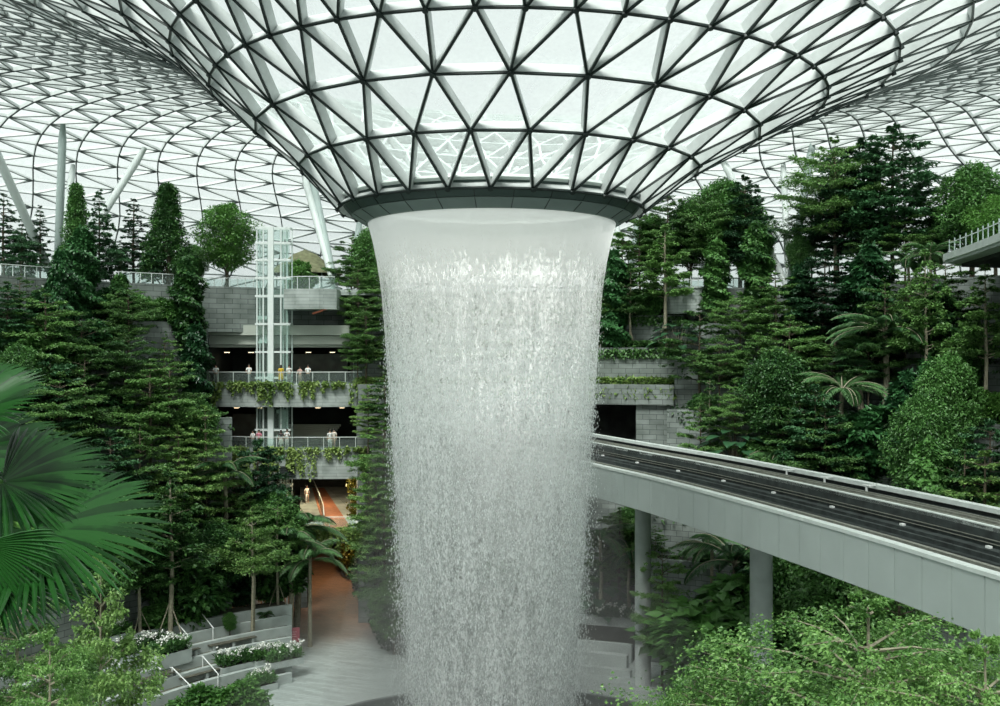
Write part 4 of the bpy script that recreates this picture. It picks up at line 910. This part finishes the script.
for k, px, r, top, w_ in [('broad1', 690, 50, 200, .9), ('broad1', 724, 49, 180, 1.0), ('con3', 745, 48, 176, .8), ('tier1', 668, 48.5, 190, 1.0), ('tier2', 708, 47.6, 192, .8), ('tier1', 705, 48, 215, 1), ('broad2', 752, 50, 215, 1), ('broad1', 740, 53, 195, 1.1), ('tier2', 835, 49, 138, .85), ('con3', 862, 50, 140, .9), ('con3', 893, 49, 126, 1.0), ('con3', 838, 52, 150, 1.0), ('tier1', 905, 48, 205, 1.1), ('broad1', 972, 50, 165, 1.1),
                           ('broad2', 996, 48, 195, 1.1), ('tier1', 870, 48, 215, 1.1), ('broad1', 800, 49, 235, .8), ('broad1', 935, 50, 215, .8), ('tier2', 812, 52, 200, .8)]:
    put(k, px, r, top, RT, w_, 28.8)
for k, px, r, top, w_ in [('col2', 716, 44.8, 240, 1.2), ('col2', 757, 44.5, 222, 1.1), ('tier2', 740, 42, 292, 1.0), ('tier1', 700, 42, 305, 1.1), ('tier1', 775, 42, 270, 1.2), ('tier2', 720, 38.5, 335, 1.0), ('tier1', 760, 39, 330, 1.1), ('col1', 800, 44.5, 265, 1), ('con3', 825, 42, 250, 1.1), ('tier2', 790, 39, 315, 1), ('con3', 860, 44.5, 255, 1.0),
                           ('tier1', 835, 39, 330, 1.1), ('tier3', 812, 36, 375, 1.0), ('palm1', 908, 40, 248, 1.2), ('palm1', 930, 42, 240, 1.1), ('slim', 925, 38.5, 250, .8), ('col1', 870, 41.5, 245, 1.1), ('tier1', 885, 40, 280, .9), ('palm1', 885, 36.5, 310, 1.6), ('fan1', 862, 36.5, 340, 1.3), ('tier2', 868, 38.5, 310, .7),
                           ('broad1', 965, 41.5, 330, .9), ('slim', 985, 38.6, 265, 1), ('tier1', 945, 45, 255, 1), ('col2', 940, 42, 285, 1.0), ('shrub3', 975, 42, 345, 1), ('tier1', 905, 44.5, 262, 1)]:
    put(k, px, r, top, RM, w_)
for k, px, r, top, w_ in [('phil1', 712, 36, 405, 1.2), ('phil1', 735, 35.6, 425, 1.2), ('slim', 710, 35.6, 375, .8), ('palm2', 780, 35.6, 405, 1.0), ('phil2', 765, 35.5, 400, 1.0), ('tier1', 800, 34, 400, 1.3), ('tier1', 825, 33, 405, 1.0), ('palm1', 842, 33.5, 370, 1.4), ('fan1', 860, 33.5, 360, 1.5), ('shrub3', 875, 33.5, 410, 1.3), ('col1', 908, 33.6, 372, 1.2), ('shrub3', 935, 35.5, 360, 1.0),
                           ('broad1', 945, 36, 355, .8), ('palm2', 950, 33.5, 400, 1.2), ('palm2', 985, 35.5, 395, 1.2), ('phil1', 895, 31, 450, 1.2), ('col2', 930, 30.8, 440, 1.0), ('tier1', 965, 31, 445, 1.1), ('tier3', 985, 30, 450, 1.2), ('shrub1', 760, 35.5, 440, 1.2), ('phil1', 850, 30.8, 450, 1.1), ('palm2', 835, 30.8, 462, 1.0), ('phil1', 875, 31, 465, 1.2), ('shrub2', 998, 33, 395, 1.2), ('shrub2', 970, 36, 385, 1),
                           ('phil1', 745, 38.6, 365, 1.1), ('shrub3', 820, 35.5, 420, 1.2), ('shrub1', 795, 35.5, 440, 1.1), ('shrub1', 700, 38.5, 395, 1.2), ('palm1', 905, 35.6, 415, .9), ('tier1', 700, 35.6, 400, .8), ('broad1', 925, 33.5, 395, .8), ('tier2', 735, 36, 380, .8), ('broad1', 780, 36, 350, 1.0), ('con3', 815, 33.5, 385, .9), ('con3', 990, 33, 420, 1)]:
    put(k, px, r, top, RL, w_)
for k, px, Y, top, w_ in [('palm1', 610, 86, 535, 1.1), ('palm1', 640, 88, 520, 1.3), ('phil2', 625, 84, 555, 1.0), ('palm1', 665, 85, 510, 1.3), ('shrub1', 655, 83, 565, 1.4), ('palm1', 700, 82, 520, 1.2), ('broad1', 720, 78, 500, 1), ('shrub3', 690, 80, 570, 1.3), ('palm1', 735, 70, 535, 1.2), ('phil1', 600, 83, 575, 1.3), ('palm1', 650, 90, 480, 1.4), ('broad1', 620, 90, 500, 1), ('shrub1', 705, 77, 600, 1.4),
                          ('broad1', 800, 66, 520, 1), ('broad1', 850, 60, 530, 1), ('con3', 775, 68, 510, .9), ('tier1', 900, 56, 560, 1), ('shrub1', 760, 66, 590, 1.6), ('broad1', 690, 86, 475, 1), ('broad1', 668, 80, 500, 1.1), ('con3', 700, 84, 492, 1.2), ('tier1', 620, 82, 508, 1.2), ('broad1', 640, 84, 500, 1.1), ('tier1', 655, 78, 525, 1.0), ('palm1', 600, 81, 520, 1.3), ('tier1', 662, 68, 545, .7), ('palm1', 630, 80, 540, 1.2), ('con3', 725, 79, 490, 1.1), ('palm1', 712, 74, 530, 1.2)]:
    put(k, px, 0, top, RU, w_, Y=Y)
put('fg', 868, 0, 594, RU, .82, 0, Y=25.5, label='wide bright small leaved tree filling the lower right in front of the track')
put('fg', 738, 0, 640, RU, .5, 0, Y=27.5, label='leafy bright crown reaching left in front of the round pier')
put('fg', 985, 0, 632, RU, .6, 0, Y=23, label='bright small leaved tree at the bottom right corner')
put('fg', 695, 0, 662, RU, .34, 0, Y=30, label='small bright leafy crown lowest beside the plaza')
import collections
def finish_labels():
    G = collections.defaultdict(list)
    for r_ in PL: G[(LOOK[r_[1]], r_[3])].append(r_)
    for (lk, zn), L_ in G.items():
        L_.sort(key=lambda q: q[2]); U = [q for q in L_ if not q[4]]
        for i, q in enumerate(U):
            lab = lk+' '+zn+('' if len(U) == 1 else (f', {ORD[i]} from the left' if i < (len(U)+1)//2 else f', {ORD[len(U)-1-i]} from the right'))
            if len(U) > 1 and lab.endswith('first from the right'): lab = lab.replace('first from the right', 'the rightmost')
            if len(lab.split()) > 16: lab = lab.replace(' from the left', ' from left').replace(' from the right', ' from right')
            tag(q[0], lab, CAT.get(q[1], 'tree'), lk+'s '+zn if len(U) > 1 else None)
        for q in L_:
            if q[4]: tag(q[0], q[4], CAT.get(q[1], 'tree'))
finish_labels()
for k, pr in PROTO.items():
    if not pr['used']:
        for ch in list(pr['root'].children): bpy.data.objects.remove(ch)
        bpy.data.objects.remove(pr['root'])

# ------------------------------------------------------------------ foreground fan palm
fp = empty('fan_palm', (-5.6, 7.6, 14), 0, 'large glossy fan palm reaching in from the left edge close by', 'palm')
off = Vector((5.6, -7.6, -14)); crown = Vector((-4.9, 7.6, 21.9))
m = MB(); m.tube([Vector((0, 0, 0)), Vector((.3, 0, 4)), crown+off], [.16, .14, .12], 10); m.build('trunk', MT['barkpale'], fp)
blades = [  # hub px, py, Y, direction (x, y, z), up, R, spread, segments, seed
    ((34, 531), 7.2, (1, -.25, -.02), (-.15, -.42, .9), .98, 3.3, 42, 2),
    ((2, 482), 7.6, (1, .1, .12), (-.1, -.5, .85), .85, 3.4, 42, 1),
    ((-6, 575), 6.8, (1, -.2, -.12), (0, -.4, .9), .68, 3.0, 40, 4),
    ((-45, 425), 7.6, (.8, -.1, .42), (-.3, -.5, .8), .80, 2.6, 36, 3),
    ((-40, 455), 8.4, (1, .1, .1), (-.1, -.45, .9), .9, 3.0, 40, 5),
    ((-30, 395), 8.6, (.7, .2, .35), (-.3, -.6, .7), .55, 2.6, 34, 6),
    ((-25, 520), 8.0, (.9, .1, -.1), (0, -.5, .85), 1.0, 3.2, 40, 7),
    ((-20, 545), 6.6, (.5, -.1, -.75), (.2, -.8, .5), .55, 2.8, 34, 8)]
for (hp, Y, dr_, up, R, sp, ns, sd) in blades:
    hub = P(hp[0], hp[1], Y)+off; mb = MB(); fan_blade(mb, hub, dr_, up, R, sp, int(ns*1.12), 0, .16, sd); bl = mb.build('fan_leaf', MT['l_fan'], fp)
    m = MB(); m.tube([crown+off, (crown+off).lerp(hub, .5)+Vector((0, 0, .12)), hub], [.035, .025, .02], 6); m.build('leaf_stalk', MT['l_lite'], fp)

# ------------------------------------------------------------------ people on the balconies
SKIN = plain('skin', (.50, .32, .23), .6, 0, .05); HAIR = plain('dark_hair', (.015, .012, .01), .5)
def cloth(c): return plain('cloth', c, .8, 0, .08, 6)
def skinmesh(name, pts, edges_, mat, parent, lv=1):
    me = bpy.data.meshes.new(name); me.from_pydata([p[0] for p in pts], edges_, []); me.materials.append(mat)
    o = bpy.data.objects.new(name, me); C.objects.link(o); o.parent = parent
    sk = o.modifiers.new('Skin', 'SKIN'); sk.use_smooth_shade = True; sv = me.skin_vertices[0].data
    for i, p in enumerate(pts):
        r = p[1]; sv[i].radius = (r, r) if not hasattr(r, '__len__') else r
    sv[0].use_root = True; ss = o.modifiers.new('Sub', 'SUBSURF'); ss.levels = lv; ss.render_levels = lv; return o
def person(loc, rz, h, pose, top, bottom, lab, skirt=False, long_hair=False, hat=None):
    e = empty('person', loc, rz, lab, 'person', 'visitors on the balconies'); s = h/1.72; e.scale = (s, s, s)
    pts = [((0, 0, .96), (.15, .10)), ((0, 0, 1.14), (.125, .09)), ((0, 0, 1.34), (.15, .10)), ((0, 0, 1.44), (.10, .08)), ((0, 0, 1.50), .05), ((0, -.01, 1.57), .062), ((0, -.01, 1.64), (.075, .09)), ((0, 0, 1.70), .05)]
    ed = [(i, i+1) for i in range(7)]
    for sg in (-1, 1):
        k = len(pts); fwd = .06 if sg > 0 and pose == 'walk' else 0
        pts += [((sg*.09, 0, .88), .085), ((sg*.10, -.02-fwd*2, .50), .055), ((sg*.10, .02-fwd, .10), .036), ((sg*.10, -.08-fwd, .03), .034), ((sg*.10, -.17-fwd, .02), .024)]
        ed += [(0, k), (k, k+1), (k+1, k+2), (k+2, k+3), (k+3, k+4)]
        k = len(pts)
        if pose == 'lean': arm = [(sg*.19, 0, 1.40), (sg*.23, -.10, 1.16), (sg*.13, -.30, 1.08), (sg*.11, -.36, 1.08)]; fd = Vector((-sg*.25, -1, -.2))
        elif pose == 'phone' : arm = [(sg*.19, 0, 1.40), (sg*.25, -.04, 1.14), (sg*.10, -.24, 1.28), (sg*.07, -.28, 1.31)]; fd = Vector((-sg*.3, -.6, .6))
        else: arm = [(sg*.19, 0, 1.40), (sg*.24, .02, 1.12), (sg*.26, -.04, .88), (sg*.26, -.05, .82)]; fd = Vector((0, -.15, -1))
        pts += [(arm[0], .055), (arm[1], .04), (arm[2], .027), (arm[3], (.03, .018))]; ed += [(3, k), (k, k+1), (k+1, k+2), (k+2, k+3)]; fd.normalize()
        w3 = k+3; hx = Vector((1, 0, 0)) if pose != 'stand' and pose != 'walk' else Vector((0, 1, 0))
        for q in range(4):
            b_ = Vector(arm[3])+fd*.035+hx*(-.024+.016*q); L_ = (.06, .075, .07, .052)[q]; k2 = len(pts)
            pts += [(tuple(b_), .0085), (tuple(b_+fd*L_*.55+Vector((0, .004, -.004))), .008), (tuple(b_+fd*L_+Vector((0, .012, -.012))), .007)]; ed += [(w3, k2), (k2, k2+1), (k2+1, k2+2)]
        k2 = len(pts); b_ = Vector(arm[3])+hx*-.035; pts += [(tuple(b_), .010), (tuple(b_+fd*.035+hx*-.012), .008)]; ed += [(w3, k2), (k2, k2+1)]
    skinmesh('body', pts, ed, SKIN, e)
    # clothes as slightly larger shells
    tp = [((0, 0, .93), (.165, .115)), ((0, 0, 1.14), (.145, .11)), ((0, 0, 1.34), (.17, .12)), ((0, 0, 1.44), (.12, .09))]; te = [(0, 1), (1, 2), (2, 3)]
    for sg in (-1, 1):
        k = len(tp); a0_ = next(p for p in [((sg*.19, 0, 1.40), .068)]); el = {'lean': (sg*.22, -.07, 1.22), 'phone': (sg*.235, -.03, 1.2)}.get(pose, (sg*.225, .01, 1.2)); tp += [a0_, (el, .06)]; te += [(3, k), (k, k+1)]
    skinmesh('top', tp, te, cloth(top), e)
    if skirt: MB().lathe([(.15, 1.0), (.19, .85), (.24, .55), (.25, .42), (.24, .42), (.1, .9)], (0, 0, 0), 20).build('skirt', cloth(bottom), e, True)
    else:
        bp = [((0, 0, .98), (.16, .11)), ((0, 0, .90), (.16, .12))]; be = [(0, 1)]
        for sg in (-1, 1): k = len(bp); bp += [((sg*.095, 0, .82), .10), ((sg*.10, -.02, .50), .07), ((sg*.10, .02, .13), .055)]; be += [(1, k), (k, k+1), (k+1, k+2)]
        skinmesh('trousers', bp, be, cloth(bottom), e)
    hr_ = MB(); hr_.lathe([(.001, 1.79), (.05, 1.78), (.09, 1.73), (.098, 1.67), (.09, 1.62 if not long_hair else 1.45), (.05, 1.6 if not long_hair else 1.42)], (0, .022, 0), 16); hr_.build('hair', HAIR, e, True)
    fc = MB(); fc.box((0, -.098, 1.635), (.018, .03, .035)); fc.build('nose', SKIN, e)
    fc = MB(); fc.box((-.03, -.088, 1.655), (.02, .012, .01)); fc.box((.03, -.088, 1.655), (.02, .012, .01)); fc.build('eyes', HAIR, e)
    fc = MB(); fc.box((0, -.09, 1.60), (.04, .012, .01)); fc.build('mouth', plain('lips', (.35, .12, .1), .5), e)
    sh = MB()
    for sg in (-1, 1): sh.box((sg*.10, -.07, .03), (.085, .25, .06))
    sh.build('shoes', cloth((.7, .7, .68)), e)
def ppos(px, z, d=.55):
    y = BY-1.0+d; return ((px-500)/1000*y, y, z)
W = (.8, .82, .8)
person(ppos(216, 20.2, .9), .2, 1.72, 'lean', W, (.4, .35, .33), 'person in a white shirt and shorts at the left end of the upper balcony')
person(ppos(249, 20.2), 0, 1.75, 'lean', W, (.12, .13, .13), 'person in a white top and dark trousers leaning on the upper balcony')
person(ppos(281, 20.2), 0, 1.68, 'stand', (.75, .5, .04), (.75, .5, .04), 'person in a bright yellow dress on the upper balcony', True, True)
person(ppos(289, 20.2, .9), .5, 1.7, 'phone', W, (.3, .3, .3), 'person in white beside the one in yellow on the upper balcony')
person(ppos(300, 20.2), -.2, 1.55, 'lean', (.6, .4, .35), (.5, .4, .35), 'smaller person in dusty pink right of the yellow dress')
person(ppos(308, 20.2, .8), .1, 1.7, 'lean', W, (.05, .05, .05), 'person in a white top and black trousers, rightmost on the upper balcony')
person(ppos(253, 14.4, .8), -.4, 1.62, 'lean', W, (.2, .2, .2), 'person in white leaning beside the pink top on the lower balcony')
person(ppos(259, 14.4), 0, 1.68, 'phone', (.7, .25, .35), (.1, .1, .12), 'person in a pink top on the lower balcony')
person(ppos(281, 14.4), .1, 1.66, 'stand', (.06, .05, .05), (.75, .72, .66), 'person in a black top and pale skirt on the lower balcony', True, True)
person(ppos(287, 14.4, .75), 0, 1.72, 'phone', W, (.6, .58, .54), 'person in white beside the black top on the lower balcony')
person(ppos(330, 14.4), .3, 1.7, 'stand', W, (.75, .76, .74), 'person dressed all in white at the right end of the lower balcony')
person(ppos(334, 14.4, .8), -.3, 1.75, 'walk', (.72, .66, .58), (.5, .42, .34), 'person in cream standing close behind the one all in white')
q = P(307, 492, 100); person((q.x, 100, 8.0), .6, 1.72, 'walk', W, (.7, .7, .7), 'person in white walking near the orange walkway')

# ------------------------------------------------------------------ light and camera
w = bpy.data.worlds.new('World'); S.world = w; w.use_nodes = True; t = w.node_tree; bg = t.nodes['Background']
tc = t.nodes.new('ShaderNodeTexCoord'); sx = t.nodes.new('ShaderNodeSeparateXYZ'); t.links.new(tc.outputs['Generated'], sx.inputs[0])
t.links.new(ramp(t, sx.outputs[2], [(0, (.90, .955, .945)), (.6, (.87, .95, .94))]), bg.inputs[0]); bg.inputs[1].default_value = .70
sl = bpy.data.lights.new('sun', 'SUN'); sl.energy = 6.5; sl.angle = math.radians(25); sl.color = (1, .99, .95); so = bpy.data.objects.new('sun', sl); C.objects.link(so); so.rotation_euler = (math.radians(33), math.radians(-12), 0)
cam = bpy.data.cameras.new('camera'); cam.lens = 36; cam.sensor_width = 36; cam.clip_start = .1; cam.clip_end = 400
co = bpy.data.objects.new('camera', cam); C.objects.link(co); co.location = (0, 0, EYE); co.rotation_euler = (PI/2, 0, 0); S.camera = co
S.view_settings.view_transform = 'Standard'; S.view_settings.look = 'None'; S.view_settings.exposure = .36; S.view_settings.gamma = 1; S.view_settings.use_curve_mapping = False
